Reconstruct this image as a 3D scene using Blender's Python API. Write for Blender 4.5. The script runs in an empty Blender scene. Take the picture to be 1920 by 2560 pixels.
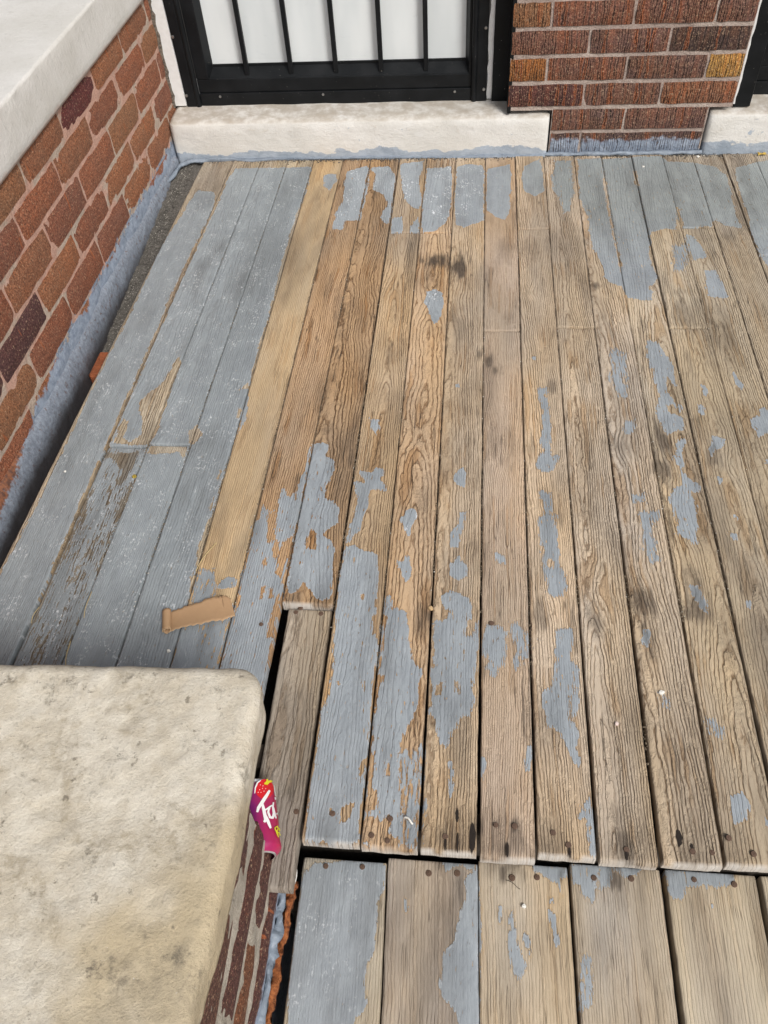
import bpy, bmesh, math, random
import numpy as np
from mathutils import Vector, Matrix
random.seed(7); rs = np.random.RandomState(11)
sc = bpy.context.scene
col = sc.collection

# ---------------------------------------------------------------- camera
H = 1.15                                     # lens height over the porch floor, metres
F = 2020.6                                   # focal length in pixels of the 1920 x 2560 photograph
PITCH, YAW, ROLL = 0.8665, -0.15451, -0.08791
def cam_rot():
    cy, sy = math.cos(YAW), math.sin(YAW); cp, sp = math.cos(PITCH), math.sin(PITCH)
    f = np.array([sy*cp, cy*cp, -sp]); r = np.array([cy, -sy, 0.]); u = np.cross(r, f)
    cr, sr = math.cos(ROLL), math.sin(ROLL)
    return np.array([cr*r + sr*u, -(-sr*r + cr*u), f])
R = cam_rot()
cam = bpy.data.objects.new('camera', bpy.data.cameras.new('camera')); col.objects.link(cam)
cam.data.sensor_fit = 'HORIZONTAL'; cam.data.sensor_width = 36; cam.data.lens = F/1920*36
cam.data.clip_start = .02; cam.data.clip_end = 500
M = Matrix.Identity(4)
for i in range(3):
    M[i][0] = R[0][i]; M[i][1] = -R[1][i]; M[i][2] = -R[2][i]
M.translation = Vector((0, 0, H)); cam.matrix_world = M
sc.camera = cam

# ---------------------------------------------------------------- light
SUN_EL, SUN_AZ = math.radians(46), math.radians(141)       # azimuth clockwise from +Y: the light comes from behind on the right
world = bpy.data.worlds.new('World'); sc.world = world; world.use_nodes = True
wn = world.node_tree; wn.nodes.clear()
sky = wn.nodes.new('ShaderNodeTexSky'); sky.sky_type = 'NISHITA'; sky.sun_disc = False
sky.sun_elevation = SUN_EL; sky.sun_rotation = SUN_AZ; sky.dust_density = 4.0; sky.air_density = 1.0; sky.ozone_density = 1.0
hs = wn.nodes.new('ShaderNodeHueSaturation'); hs.inputs['Saturation'].default_value = .35
bg = wn.nodes.new('ShaderNodeBackground'); bg.inputs['Strength'].default_value = .115
wo = wn.nodes.new('ShaderNodeOutputWorld')
wn.links.new(sky.outputs[0], hs.inputs['Color']); wn.links.new(hs.outputs[0], bg.inputs[0]); wn.links.new(bg.outputs[0], wo.inputs[0])
sl = bpy.data.lights.new('sun', 'SUN'); sl.energy = 2.3; sl.angle = math.radians(16); sl.color = (1, .97, .93)
so = bpy.data.objects.new('sun', sl); col.objects.link(so)
sdir = Vector((math.sin(SUN_AZ)*math.cos(SUN_EL), math.cos(SUN_AZ)*math.cos(SUN_EL), math.sin(SUN_EL)))
so.rotation_euler = sdir.to_track_quat('Z', 'Y').to_euler(); so.location = sdir*6
sc.view_settings.view_transform = 'Standard'; sc.view_settings.look = 'None'
sc.view_settings.exposure = 0.12; sc.view_settings.gamma = 1; sc.view_settings.use_curve_mapping = False

# ---------------------------------------------------------------- measuring helpers: photograph point -> place
ORG = {'A1': (380, 380), 'A2': (780, 380), 'A3': (1280, 380), 'A4': (240, 740), 'A5': (780, 740), 'A6': (1280, 740),
       'A7': (0, 1140), 'A8': (460, 1140), 'B1': (880, 1140), 'B2': (1280, 1140), 'B3': (620, 1520), 'B4': (1280, 1520),
       'B5': (480, 1880), 'B6': (900, 1880), 'B7': (1280, 1880), 'B8': (500, 2140), 'C8': (960, 1920), 'C5': (0, 1280), 'C7': (0, 1920), 'F': (0, 0)}
SCL = {'B5': 3.190, 'C8': 1.728, 'C5': 1.728, 'C7': 1.728, 'F': 1.0}
def px(c, x, y):
    o = ORG[c]; s = SCL.get(c, 2.592)
    return (o[0]+x/s, o[1]+y/s)
def at(x, y, ax=2, v=0.):
    d = np.array([(x-960)/F, (y-1280)/F, 1.])@R
    o = np.array([0, 0, H]); t = (v-o[ax])/d[ax]
    return o+d*t
def poly(s, z=0.):
    t = s.split(); out = []; c = None; i = 0
    while i < len(t):
        if t[i][0] in 'ABCF': c = t[i]; i += 1
        out.append(at(*px(c, float(t[i]), float(t[i+1])), 2, z)[:2]); i += 2
    return np.array(out)

# ---------------------------------------------------------------- numpy noise and distance
def vnoise(x, y, seed=0):
    g = np.random.RandomState(seed).rand(256, 256)
    xi = np.floor(x).astype(int); yi = np.floor(y).astype(int); fx = x-xi; fy = y-yi
    fx = fx*fx*(3-2*fx); fy = fy*fy*(3-2*fy)
    a = g[xi % 256, yi % 256]; b = g[(xi+1) % 256, yi % 256]; c = g[xi % 256, (yi+1) % 256]; d = g[(xi+1) % 256, (yi+1) % 256]
    return (a*(1-fx)+b*fx)*(1-fy)+(c*(1-fx)+d*fx)*fy-.5
def fbm(x, y, seed=0, o=4):
    s = 0; a = 1.
    for k in range(o):
        s = s+a*vnoise(x*2**k+17.3*k, y*2**k+5.1*k, seed+k); a *= .5
    return s
def sdf(P, Q):
    """signed distance of points P to polygon Q, positive inside"""
    d = np.full(len(P), 1e9); ins = np.zeros(len(P), bool)
    for i in range(len(Q)):
        a = Q[i]; b = Q[(i+1) % len(Q)]; e = b-a; w = P-a
        t = np.clip((w@e)/max(e@e, 1e-12), 0, 1); q = w-t[:, None]*e
        d = np.minimum(d, (q*q).sum(1))
        c1 = (P[:, 1] >= a[1]) & (P[:, 1] < b[1]); c2 = (P[:, 1] < a[1]) & (P[:, 1] >= b[1])
        cr = e[0]*w[:, 1]-e[1]*w[:, 0]
        ins ^= (c1 & (cr > 0)) | (c2 & (cr < 0))
    d = np.sqrt(d); return np.where(ins, d, -d)

# ---------------------------------------------------------------- object helpers
def tag(o, label=None, cat=None, group=None, kind=None):
    if label: o['label'] = label
    if cat: o['category'] = cat
    if group: o['group'] = group
    if kind: o['kind'] = kind
    return o
def empty(name, loc=(0, 0, 0), **k):
    o = bpy.data.objects.new(name, None); o.location = loc; o.empty_display_size = .05; col.objects.link(o)
    return tag(o, **k)
def mobj(name, verts, faces, mat, parent=None, smooth=False, origin=None):
    me = bpy.data.meshes.new(name)
    verts = np.asarray(verts, float)
    o = bpy.data.objects.new(name, me)
    if origin is None: origin = verts.mean(0)
    verts = verts-np.array(origin); o.location = origin
    me.from_pydata(verts.tolist(), [], [tuple(map(int, f)) for f in faces]); me.update()
    if smooth: me.polygons.foreach_set('use_smooth', [True]*len(me.polygons))
    for m in (mat if isinstance(mat, (list, tuple)) else [mat]): me.materials.append(m)
    col.objects.link(o)
    if parent is not None:
        o.parent = parent; o.location = Vector(origin)-wloc(parent)
    return o
def wloc(o):
    v = Vector(o.location)
    while o.parent is not None: o = o.parent; v += Vector(o.location)
    return v
def bmobj(name, bm, mat, parent=None, smooth=False, origin=None):
    bm.verts.ensure_lookup_table(); bm.verts.index_update()
    v = [tuple(x.co) for x in bm.verts]; f = [[q.index for q in p.verts] for p in bm.faces]; bm.free()
    return mobj(name, v, f, mat, parent, smooth, origin)
def box_bm(bm, x0, x1, y0, y1, z0, z1, bev=0.0, seg=1):
    r = bmesh.ops.create_cube(bm, size=1)['verts']
    for v in r: v.co = Vector(((x0+x1)/2+v.co.x*(x1-x0), (y0+y1)/2+v.co.y*(y1-y0), (z0+z1)/2+v.co.z*(z1-z0)))
    if bev:
        es = list({e for v in r for e in v.link_edges})
        bmesh.ops.bevel(bm, geom=es, offset=bev, segments=seg, profile=.6, affect='EDGES')
def box(name, x0, x1, y0, y1, z0, z1, mat, parent=None, bev=0.002, seg=1, origin=None):
    bm = bmesh.new(); box_bm(bm, x0, x1, y0, y1, z0, z1, bev, seg); return bmobj(name, bm, mat, parent, origin=origin)
def attr(me, name, data, kind='FLOAT'):
    a = me.attributes.new(name, kind, 'POINT')
    a.data.foreach_set({'FLOAT': 'value', 'FLOAT_VECTOR': 'vector', 'FLOAT_COLOR': 'color'}[kind], np.ascontiguousarray(data, dtype=np.float32).ravel())

# ---------------------------------------------------------------- node helper
class N:
    def __init__(s, name):
        s.m = bpy.data.materials.new(name); s.m.use_nodes = True; s.t = s.m.node_tree; s.t.nodes.clear()
        s.out = s.t.nodes.new('ShaderNodeOutputMaterial'); s.b = s.t.nodes.new('ShaderNodeBsdfPrincipled')
        s.t.links.new(s.b.outputs[0], s.out.inputs[0])
    def put(s, sock, v):
        if hasattr(v, 'links'): s.t.links.new(v, sock)
        elif v is not None:
            if hasattr(sock, 'default_value') and hasattr(sock.default_value, '__len__') and not hasattr(v, '__len__'): v = (v, v, v, 1)[:len(sock.default_value)]
            if hasattr(v, '__len__') and len(v) == 3 and len(sock.default_value) == 4: v = (*v, 1)
            sock.default_value = v
    def node(s, t, ins=None, out=0, **kw):
        n = s.t.nodes.new(t)
        for k, v in kw.items(): setattr(n, k, v)
        for k, v in (ins or {}).items(): s.put(n.inputs[k], v)
        return n.outputs[out]
    def att(s, name, what='Fac'):
        n = s.t.nodes.new('ShaderNodeAttribute'); n.attribute_name = name; return n.outputs[what]
    def math(s, op, a, b=None, c=None, clamp=False):
        n = s.t.nodes.new('ShaderNodeMath'); n.operation = op; n.use_clamp = clamp
        for i, v in enumerate((a, b, c)):
            if v is not None: s.put(n.inputs[i], v)
        return n.outputs[0]
    def noise(s, vec, scale=5., detail=3., rough=.55, dist=0., out=0):
        return s.node('ShaderNodeTexNoise', {'Vector': vec, 'Scale': scale, 'Detail': detail, 'Roughness': rough, 'Distortion': dist}, out)
    def mul(s, vec, xyz):
        return s.node('ShaderNodeVectorMath', {0: vec, 1: xyz}, operation='MULTIPLY')
    def add3(s, a, b):
        return s.node('ShaderNodeVectorMath', {0: a, 1: b}, operation='ADD')
    def ramp(s, v, a, b, lo=0., hi=1., smooth=True):
        return s.node('ShaderNodeMapRange', {'Value': v, 'From Min': a, 'From Max': b, 'To Min': lo, 'To Max': hi}, interpolation_type='SMOOTHSTEP' if smooth else 'LINEAR')
    def mix(s, f, a, b, mode='MIX'):
        n = s.t.nodes.new('ShaderNodeMix'); n.data_type = 'RGBA'; n.blend_type = mode; n.clamp_factor = True
        s.put(n.inputs[0], f); s.put(n.inputs[6], a); s.put(n.inputs[7], b); return n.outputs[2]
    def sep(s, v):
        n = s.t.nodes.new('ShaderNodeSeparateXYZ'); s.put(n.inputs[0], v); return n.outputs
    def comb(s, x, y, z):
        return s.node('ShaderNodeCombineXYZ', {0: x, 1: y, 2: z})
    def pos(s): return s.node('ShaderNodeNewGeometry', out=0)
    def obj(s): return s.node('ShaderNodeTexCoord', out=3)
    def done(s, color=None, rough=None, h=None, dist=1., spec=None, metal=None, nrm=None, **kw):
        if color is not None: s.put(s.b.inputs['Base Color'], color)
        if rough is not None: s.put(s.b.inputs['Roughness'], rough)
        if spec is not None: s.put(s.b.inputs['Specular IOR Level'], spec)
        if metal is not None: s.put(s.b.inputs['Metallic'], metal)
        if h is not None:
            s.put(s.b.inputs['Normal'], s.node('ShaderNodeBump', {'Height': h, 'Distance': dist, 'Strength': 1.0}))
        return s.m

# ---------------------------------------------------------------- materials
BLUE = (.30, .335, .37)
def wood_material():
    n = N('weathered_painted_wood'); A = n.att
    gc = A('graincon'); gr = A('rings'); uv = A('board', 'Vector'); sd = A('paint'); rag = A('rag'); scuff = A('scuff')
    tint = A('tint', 'Color'); pcol = A('paintcol', 'Color'); grime = A('grime'); edge = A('endwear')
    f1 = n.noise(n.mul(uv, (900, 45, 1)), 1., 3, .6)                 # fibres
    f2 = n.noise(n.mul(uv, (70, 22, 1)), 1., 3, .55)
    f3 = n.noise(n.mul(uv, (260, 75, 1)), 1., 4, .65)
    f4 = n.noise(n.mul(uv, (22, 7, 1)), 1., 3, .5)
    ph = n.math('ADD', gr, n.math('ADD', n.math('MULTIPLY', n.math('SUBTRACT', f2, .5), 1.3), n.math('MULTIPLY', n.math('SUBTRACT', n.noise(n.mul(uv, (130, 34, 1)), 1., 3, .6), .5), n.math('MULTIPLY_ADD', f4, 2.6, -.35))))
    fl = n.math('FLOOR', ph); fr = n.math('SUBTRACT', ph, fl)
    wv = n.node('ShaderNodeTexWhiteNoise', {'W': fl}, noise_dimensions='1D')
    rise = n.ramp(fr, 0., .42); fall = n.ramp(fr, .86, 1., 1, 0)
    ridge = n.math('MULTIPLY', rise, fall)
    dark = n.math('SUBTRACT', 1, ridge)
    dark = n.math('POWER', dark, 1.6)
    f5 = n.noise(n.mul(uv, (90, 55, 1)), 1., 4, .75)
    rv = n.math('MULTIPLY', n.math('MULTIPLY_ADD', wv, .75, .35), n.ramp(f5, .32, .56, .35, 1.2))
    dk = n.math('MULTIPLY', n.math('MULTIPLY', dark, rv), gc)
    wc = n.mix(n.math('MULTIPLY', dk, .95), tint, n.mix(1, tint, (.38, .31, .24), 'MULTIPLY'))
    wv2 = n.node('ShaderNodeTexWhiteNoise', {'W': n.math('ADD', fl, 7.3)}, noise_dimensions='1D')
    wc = n.mix(n.math('MULTIPLY', n.math('MULTIPLY', n.ramp(wv2, .45, .8, 0, .75), n.ramp(f4, .47, .62)), gc), wc, n.mix(1, wc, (.76, .64, .50), 'MULTIPLY'))
    wc = n.mix(n.ramp(f4, .35, .7, 0, .22), wc, n.mix(1, wc, (1.12, .98, .82), 'MULTIPLY'))
    wc = n.mix(n.ramp(f1, .35, .65, 0, .35), wc, n.mix(1, wc, (.72, .68, .64), 'MULTIPLY'))
    wc = n.mix(n.math('MULTIPLY', n.ramp(wv, .6, 1., 0, .55), n.ramp(ridge, .3, .9)), wc, n.mix(1, wc, (1.18, 1.14, 1.08), 'MULTIPLY'))
    # cracks (drying checks) along the grain
    ck = n.noise(n.mul(uv, (120, 2.6, 1)), 1., 2.5, .55)
    crack = n.math('MULTIPLY', n.ramp(n.math('ABSOLUTE', n.math('SUBTRACT', ck, .5)), 0., .015, 1, 0), n.ramp(n.math('ADD', f4, n.math('MULTIPLY', A('checks'), .17)), .52, .60))
    crack = n.math('MULTIPLY', crack, n.math('MAXIMUM', gc, A('checks')))
    wc = n.mix(n.math('MULTIPLY', crack, .75), wc, (.035, .025, .018))
    # grime
    wc = n.mix(grime, wc, n.mix(n.ramp(f3, .3, .7, .0, .6), (.050, .038, .030), (.11, .082, .058)))
    # paint film
    m = n.math('ADD', sd, n.math('MULTIPLY', n.math('ADD', n.math('MULTIPLY', n.math('SUBTRACT', f3, .5), 5.5),
               n.math('ADD', n.math('MULTIPLY', n.math('SUBTRACT', f1, .5), 1.3), n.math('MULTIPLY', n.math('SUBTRACT', f2, .5), 5.))), rag))
    m = n.math('ADD', m, n.math('MULTIPLY', n.math('SUBTRACT', ridge, .5), n.math('MULTIPLY', rag, .9)))
    mask = n.ramp(m, -.00035, .00035)
    chip = n.noise(n.mul(uv, (150, 55, 1)), 1.3, 2, .6)
    chip2 = n.noise(n.mul(uv, (230, 38, 1)), 1.15, 3, .6)
    chipm = n.math('MAXIMUM', n.math('MULTIPLY', n.ramp(chip, .70, .715), n.ramp(rag, .0015, .003)), n.math('MULTIPLY', n.ramp(n.math('ADD', chip2, n.math('MULTIPLY', n.math('SUBTRACT', rag, .0025), 14.)), .665, .68), n.ramp(scuff, .3, .1)))
    mask = n.math('MULTIPLY', mask, n.math('SUBTRACT', 1, chipm))
    rim = n.math('MULTIPLY', n.ramp(m, -.0035, -.0002), n.math('SUBTRACT', 1, mask))
    wc = n.mix(n.math('MULTIPLY', rim, .4), wc, n.mix(1, tint, (1.0, .80, .55), 'MULTIPLY'))
    pn = n.noise(n.mul(uv, (30, 18, 1)), 1., 5, .65)
    pc = n.mix(n.ramp(pn, .3, .72, 0, .55), pcol, n.mix(1, pcol, (.72, .73, .75), 'MULTIPLY'))
    pc = n.mix(n.ramp(f3, .3, .75, 0, .25), pc, n.mix(1, pc, (1.25, 1.25, 1.25), 'MULTIPLY'))
    pc = n.mix(n.math('MULTIPLY', n.math('MULTIPLY', dark, gc), .14), pc, (.10, .10, .10))
    pc = n.mix(n.math('MULTIPLY', grime, .75), pc, (.07, .068, .062))
    sn = n.noise(n.mul(uv, (230, 130, 1)), 1., 4, .75)
    sm = n.noise(n.mul(uv, (34, 20, 1)), 1., 2, .5)
    sf = n.math('MULTIPLY', n.ramp(sn, .545, .63), n.math('MULTIPLY', n.ramp(sm, .47, .63), scuff), clamp=True)
    pc = n.mix(sf, pc, (.74, .76, .78))
    sp = n.noise(n.mul(uv, (420, 420, 1)), 1., 2, .5)
    spk = n.math('MULTIPLY', n.ramp(sp, .74, .77), n.math('MULTIPLY', n.ramp(scuff, .02, .15), n.ramp(sm, .46, .60, .0, 1)))
    pc = n.mix(spk, pc, (.75, .75, .72))
    mrim = n.math('MULTIPLY', n.ramp(m, .0022, .0003), mask)
    pc = n.mix(n.math('MULTIPLY', mrim, .35), pc, (.62, .64, .66))
    c = n.mix(mask, wc, pc)
    # raw sawn ends / worn noses
    c = n.mix(n.math('MULTIPLY', edge, n.ramp(f3, .25, .5, .55, 1)), c, (.50, .47, .43))
    hw = n.math('MULTIPLY', n.math('MULTIPLY', ridge, rv), n.math('MULTIPLY', gc, .0022))
    hw = n.math('ADD', hw, n.math('MULTIPLY', f1, .00018))
    hw = n.math('SUBTRACT', hw, n.math('MULTIPLY', crack, .0012))
    hp = n.math('ADD', n.math('MULTIPLY', hw, .35), n.math('ADD', .0011, n.math('ADD', n.math('MULTIPLY', pn, .0026), n.math('MULTIPLY', f3, .0004))))
    h = n.node('ShaderNodeMix', {0: mask, 2: hw, 3: hp})
    ro = n.node('ShaderNodeMix', {0: mask, 2: .82, 3: n.ramp(f3, .3, .7, .36, .6)})
    n.b.inputs['Specular IOR Level'].default_value = .4
    return n.done(c, ro, h)

def brick_material(name, axis, blue_z, blue_soft, slope=False, grooves=True):
    """object colour gives each brick its clay; axis = world axis along the course"""
    n = N(name); P = n.pos(); oi = n.t.nodes.new('ShaderNodeObjectInfo'); base = oi.outputs['Color']; rnd = oi.outputs['Random']
    x, y, z = n.sep(P); a = x if axis == 0 else y
    r100 = n.math('MULTIPLY', rnd, 37.)
    wob = n.noise(n.comb(n.math('MULTIPLY', a, 60.), n.math('MULTIPLY', z, 14.), r100), 1., 3, .6)
    gp = n.math('ADD', n.math('MULTIPLY', a, 165.), n.math('MULTIPLY', wob, 3.2)); gf = n.math('FLOOR', gp)
    gd = n.math('ABSOLUTE', n.math('SUBTRACT', n.math('SUBTRACT', gp, gf), .5))
    gw = n.node('ShaderNodeTexWhiteNoise', {'W': n.math('ADD', gf, r100)}, noise_dimensions='1D')
    g = n.math('MULTIPLY_ADD', n.math('SUBTRACT', 1, n.math('MULTIPLY', n.ramp(gd, .20, .04), n.ramp(gw, .15, .6, .25, 1))), .2, .32)   # wire-cut grooves, upright
    g2 = n.noise(n.comb(n.math('MULTIPLY', a, 50.), n.math('MULTIPLY', z, 5.), r100), 1., 1., .5)
    grain = n.noise(n.mul(P, (420, 420, 300)), 1., 3, .7)
    pits = n.noise(n.mul(P, (150, 150, 150)), 1., 3, .75)
    spk = n.noise(n.mul(P, (210, 210, 210)), 1., 2, .8)
    big = n.noise(n.mul(P, (14, 14, 22)), 1., 3, .6)
    c = n.mix(n.ramp(big, .3, .7, 0, .75), base, n.mix(1, base, (1.25, 1.05, .75) if grooves else (1.15, .96, .80), 'MULTIPLY'))
    if grooves:
        strip = n.ramp(gw, .90, .92); c = n.mix(n.math('MULTIPLY', strip, .8), c, (.32, .10, .04))
        strip2 = n.ramp(gw, .30, .10); c = n.mix(n.math('MULTIPLY', strip2, .45), c, n.mix(1, c, (1.35, .95, .75), 'MULTIPLY'))
        gv = n.ramp(g, .40, .47)
        c = n.mix(n.math('SUBTRACT', 1, gv), c, n.mix(1, c, (.20, .18, .17), 'MULTIPLY'))
    c = n.mix(n.ramp(grain, .35, .6, 0, .75), c, n.mix(1, c, (.34, .30, .28), 'MULTIPLY'))
    c = n.mix(n.ramp(n.noise(n.mul(P, (260, 260, 200)), 1., 4, .8), .46, .62, 0, .85), c, n.mix(1, c, (1.7, 1.75, 1.7), 'MULTIPLY'))
    c = n.mix(n.ramp(grain, .69, .76, 0, .65), c, (.55, .42, .30))
    c = n.mix(n.ramp(pits, .40, .32, 0, .85), c, (.035, .022, .018))
    if not grooves: c = n.mix(n.math('MULTIPLY', n.ramp(n.noise(n.comb(n.math('MULTIPLY', a, 60.), n.math('MULTIPLY', z, 11.), r100), 1., 1.5, .5), .70, .73), .8), c, (.34, .10, .035))
    c = n.mix(n.ramp(spk, .42, .36, 0, .75), c, n.mix(1, c, (.28, .22, .20), 'MULTIPLY'))
    c = n.mix(n.ramp(spk, .60, .66, 0, .6), c, (.48, .33, .21))
    bn = n.noise(n.mul(P, (9, 9, 13)), 1., 4, .6); bn2 = n.noise(n.mul(P, (60, 60, 60)), 1., 4, .7)
    if slope: blue_z = n.ramp(y, .92, 1.40, -.012, blue_z, False)
    lim = n.math('ADD', blue_z, n.math('ADD', n.math('MULTIPLY', n.math('SUBTRACT', bn, .5), blue_soft), n.math('MULTIPLY', n.math('SUBTRACT', bn2, .5), blue_soft*.6)))
    bl = n.ramp(n.math('SUBTRACT', lim, z), -.003, .008)
    if grooves: bl = n.math('MULTIPLY', bl, n.ramp(g, .36, .46, .25, 1))
    c = n.mix(bl, c, n.mix(n.ramp(bn2, .3, .7), (.20, .24, .31), (.33, .38, .46)))
    h = n.math('ADD', n.math('MULTIPLY', grain, .0012), n.math('MULTIPLY', pits, .0025))
    if grooves: h = n.math('ADD', h, n.math('MULTIPLY', n.ramp(g, .38, .55), .0028))
    ro = n.node('ShaderNodeMix', {0: bl, 2: .82, 3: .45})
    return n.done(c, ro, h, spec=.35)

def mortar_material(name, colA, colB, blue_z, soft, slope=False):
    n = N(name); P = n.pos(); z = n.sep(P)[2]
    if slope: blue_z = n.ramp(n.sep(P)[1], .92, 1.40, -.012, blue_z, False)
    a = n.noise(n.mul(P, (7, 7, 9)), 1., 3, .6); b = n.noise(n.mul(P, (260, 260, 260)), 1., 4, .7); d = n.noise(n.mul(P, (45, 45, 45)), 1., 3, .6)
    c = n.mix(n.ramp(a, .44, .56), colA, colB)
    c = n.mix(n.ramp(b, .35, .7, 0, .6), c, n.mix(1, c, (.6, .56, .52), 'MULTIPLY'))
    c = n.mix(n.ramp(b, .68, .74, 0, .8), c, (.72, .66, .58))
    lim = n.math('ADD', blue_z, n.math('MULTIPLY', n.math('SUBTRACT', d, .5), soft))
    c = n.mix(n.ramp(n.math('SUBTRACT', lim, z), -.002, .006), c, n.mix(n.ramp(b, .3, .7), (.16, .19, .25), (.34, .39, .46)))
    h = n.math('ADD', n.math('MULTIPLY', b, .003), n.math('MULTIPLY', d, .006))
    return n.done(c, .85, h, spec=.3)

def sill_material():
    n = N('painted_limestone_sill'); P = n.pos(); x, y, z = n.sep(P)
    a = n.noise(n.mul(P, (6, 6, 10)), 1., 4, .6); b = n.noise(n.mul(P, (240, 240, 240)), 1., 4, .7); d = n.noise(n.mul(P, (26, 26, 40)), 1., 5, .7)
    c = n.mix(n.ramp(a, .35, .65), (.62, .60, .555), (.70, .685, .65))
    c = n.mix(n.ramp(d, .58, .72, 0, .5), c, (.50, .44, .36))
    top = n.ramp(z, .103, .112)
    c = n.mix(n.math('MULTIPLY', top, n.ramp(d, .3, .62, .15, .8)), c, (.36, .31, .25))
    c = n.mix(n.ramp(b, .55, .75, 0, .22), c, (.35, .33, .30))
    lim = n.math('ADD', .027, n.math('ADD', n.math('MULTIPLY', n.math('SUBTRACT', a, .5), .10), n.math('MULTIPLY', n.math('SUBTRACT', d, .5), .035)))
    bl = n.ramp(n.math('SUBTRACT', lim, z), -.0015, .002)
    sp = n.math('MULTIPLY', n.ramp(d, .615, .635), n.ramp(a, .50, .58))
    bl = n.math('MAXIMUM', bl, n.math('MULTIPLY', sp, n.ramp(z, .10, .09)))
    bcol = n.mix(n.ramp(d, .3, .7), (.28, .33, .39), (.40, .45, .51))
    c = n.mix(bl, c, bcol)
    h = n.math('ADD', n.math('MULTIPLY', b, .0012), n.math('MULTIPLY', d, .003))
    return n.done(c, .75, h, spec=.35)

def coping_material():
    n = N('pale_coping_stone'); P = n.pos()
    a = n.noise(n.mul(P, (5, 5, 5)), 1., 4, .6); b = n.noise(n.mul(P, (90, 90, 90)), 1., 5, .7); st = n.noise(n.mul(P, (6, 60, 10)), 1., 4, .7)
    c = n.mix(n.ramp(a, .3, .7), (.55, .53, .49), (.64, .62, .59))
    c = n.mix(n.ramp(b, .5, .75, 0, .3), c, (.42, .39, .35))
    c = n.mix(n.math('MULTIPLY', n.ramp(st, .66, .72), .6), c, (.28, .26, .24))
    x, y, z = n.sep(P)
    lo = n.ramp(n.math('ADD', z, n.math('MULTIPLY', st, .02)), .445, .435)
    c = n.mix(n.math('MULTIPLY', lo, .55), c, (.52, .36, .29))
    return n.done(c, .8, n.math('ADD', n.math('MULTIPLY', b, .0016), n.math('MULTIPLY', st, .001)), spec=.3)

def cap_material():
    n = N('rough_limestone_cap'); P = n.pos(); x, y, z = n.sep(P)
    a = n.noise(n.mul(P, (5, 5, 5)), 1., 3, .6); b = n.noise(n.mul(P, (22, 22, 22)), 1., 7, .72); f = n.noise(n.mul(P, (260, 260, 260)), 1., 5, .75); l = n.noise(n.mul(P, (11, 13, 11)), 1., 6, .75, .4)
    g = n.noise(n.mul(P, (75, 75, 75)), 1., 5, .75)
    c = n.mix(n.ramp(b, .35, .65), (.56, .495, .39), (.68, .625, .525))
    warm = n.math('ADD', n.math('MULTIPLY', n.math('ADD', x, .36), 5.), n.math('MULTIPLY', n.math('SUBTRACT', .22, y), 2.2))
    warm = n.math('ADD', warm, n.math('MULTIPLY', n.math('SUBTRACT', a, .5), 2.4))
    c = n.mix(n.ramp(warm, .05, .65, 0, .85), c, (.49, .395, .25))
    c = n.mix(n.math('MULTIPLY', n.ramp(l, .48, .64, 0, .7), n.ramp(g, .36, .60, .15, 1)), c, (.36, .30, .21))
    c = n.mix(n.math('MULTIPLY', n.ramp(n.noise(n.mul(P, (17, 17, 17)), 1., 6, .8, .3), .53, .68, 0, .75), n.ramp(g, .42, .60)), c, (.14, .122, .092))
    c = n.mix(n.math('MULTIPLY', n.ramp(n.noise(n.mul(P, (48, 48, 48)), 1., 4, .7), .62, .70), .7), c, (.16, .135, .10))
    c = n.mix(n.ramp(f, .56, .72, 0, .6), c, (.22, .185, .13))
    c = n.mix(n.ramp(f, .36, .28, 0, .5), c, (.80, .77, .70))
    h = n.math('ADD', n.math('MULTIPLY', f, .0020), n.math('ADD', n.math('MULTIPLY', g, .0014), n.math('MULTIPLY', b, .003)))
    return n.done(c, .86, h, spec=.3)

def flat(name, c, rough=.6, noise=.15, scale=120, bump=0., metal=0., spec=.5, dark=(.5, .5, .5)):
    n = N(name); O = n.pos(); q = n.noise(n.mul(O, (scale,)*3), 1., 4, .65)
    cc = n.mix(n.ramp(q, .35, .7, 0, noise*3), c, n.mix(1, c, dark, 'MULTIPLY'))
    return n.done(cc, rough, n.math('MULTIPLY', q, bump) if bump else None, metal=metal, spec=spec)

def black_paint():
    n = N('black_door_enamel'); P = n.pos()
    q = n.noise(n.mul(P, (500, 500, 500)), 1., 3, .6); d = n.noise(n.mul(P, (14, 14, 14)), 1., 4, .6); s = n.noise(n.mul(P, (190, 190, 190)), 1., 2, .6)
    c = n.mix(n.ramp(d, .4, .75, 0, .5), (.006, .007, .008), (.014, .015, .017))
    c = n.mix(n.ramp(s, .735, .76, 0, .6), c, (.30, .28, .25))
    return n.done(c, n.ramp(d, .3, .7, .38, .55), n.math('MULTIPLY', q, .0002), spec=.22)

WOOD = wood_material()
BRICK_B = brick_material('wire_cut_brick', 0, .045, .05)
BRICK_L = brick_material('rough_red_brick', 1, .056, .09, True, grooves=False)
BRICK_P = brick_material('pier_brick', 1, -.062, .05, grooves=False)
MORT_B = mortar_material('grey_mortar', (.40, .32, .28), (.48, .40, .35), .012, .03)
MORT_L = mortar_material('pink_smeared_mortar', (.56, .34, .265), (.50, .40, .325), .058, .09, True)
MORT_P = mortar_material('pier_mortar', (.48, .43, .36), (.40, .36, .30), -.06, .06)
SILL = sill_material(); COPE = coping_material(); CAP = cap_material(); BLACK = black_paint()
WHITE = flat('white_trim_paint', (.74, .74, .73), .5, .10, 60, .0008, dark=(.75, .73, .70))
SCREW = flat('screw_steel', (.42, .42, .41), .35, .1, 300, metal=.9)
RUST = flat('rusty_nail_head', (.13, .078, .052), .8, .25, 500, .0008)
DARKHOLE = flat('rotted_dark_wood', (.020, .013, .009), .95, .2, 300, .001)
SOIL = flat('dark_soil', (.030, .024, .018), .95, .25, 25, .01)
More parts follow.
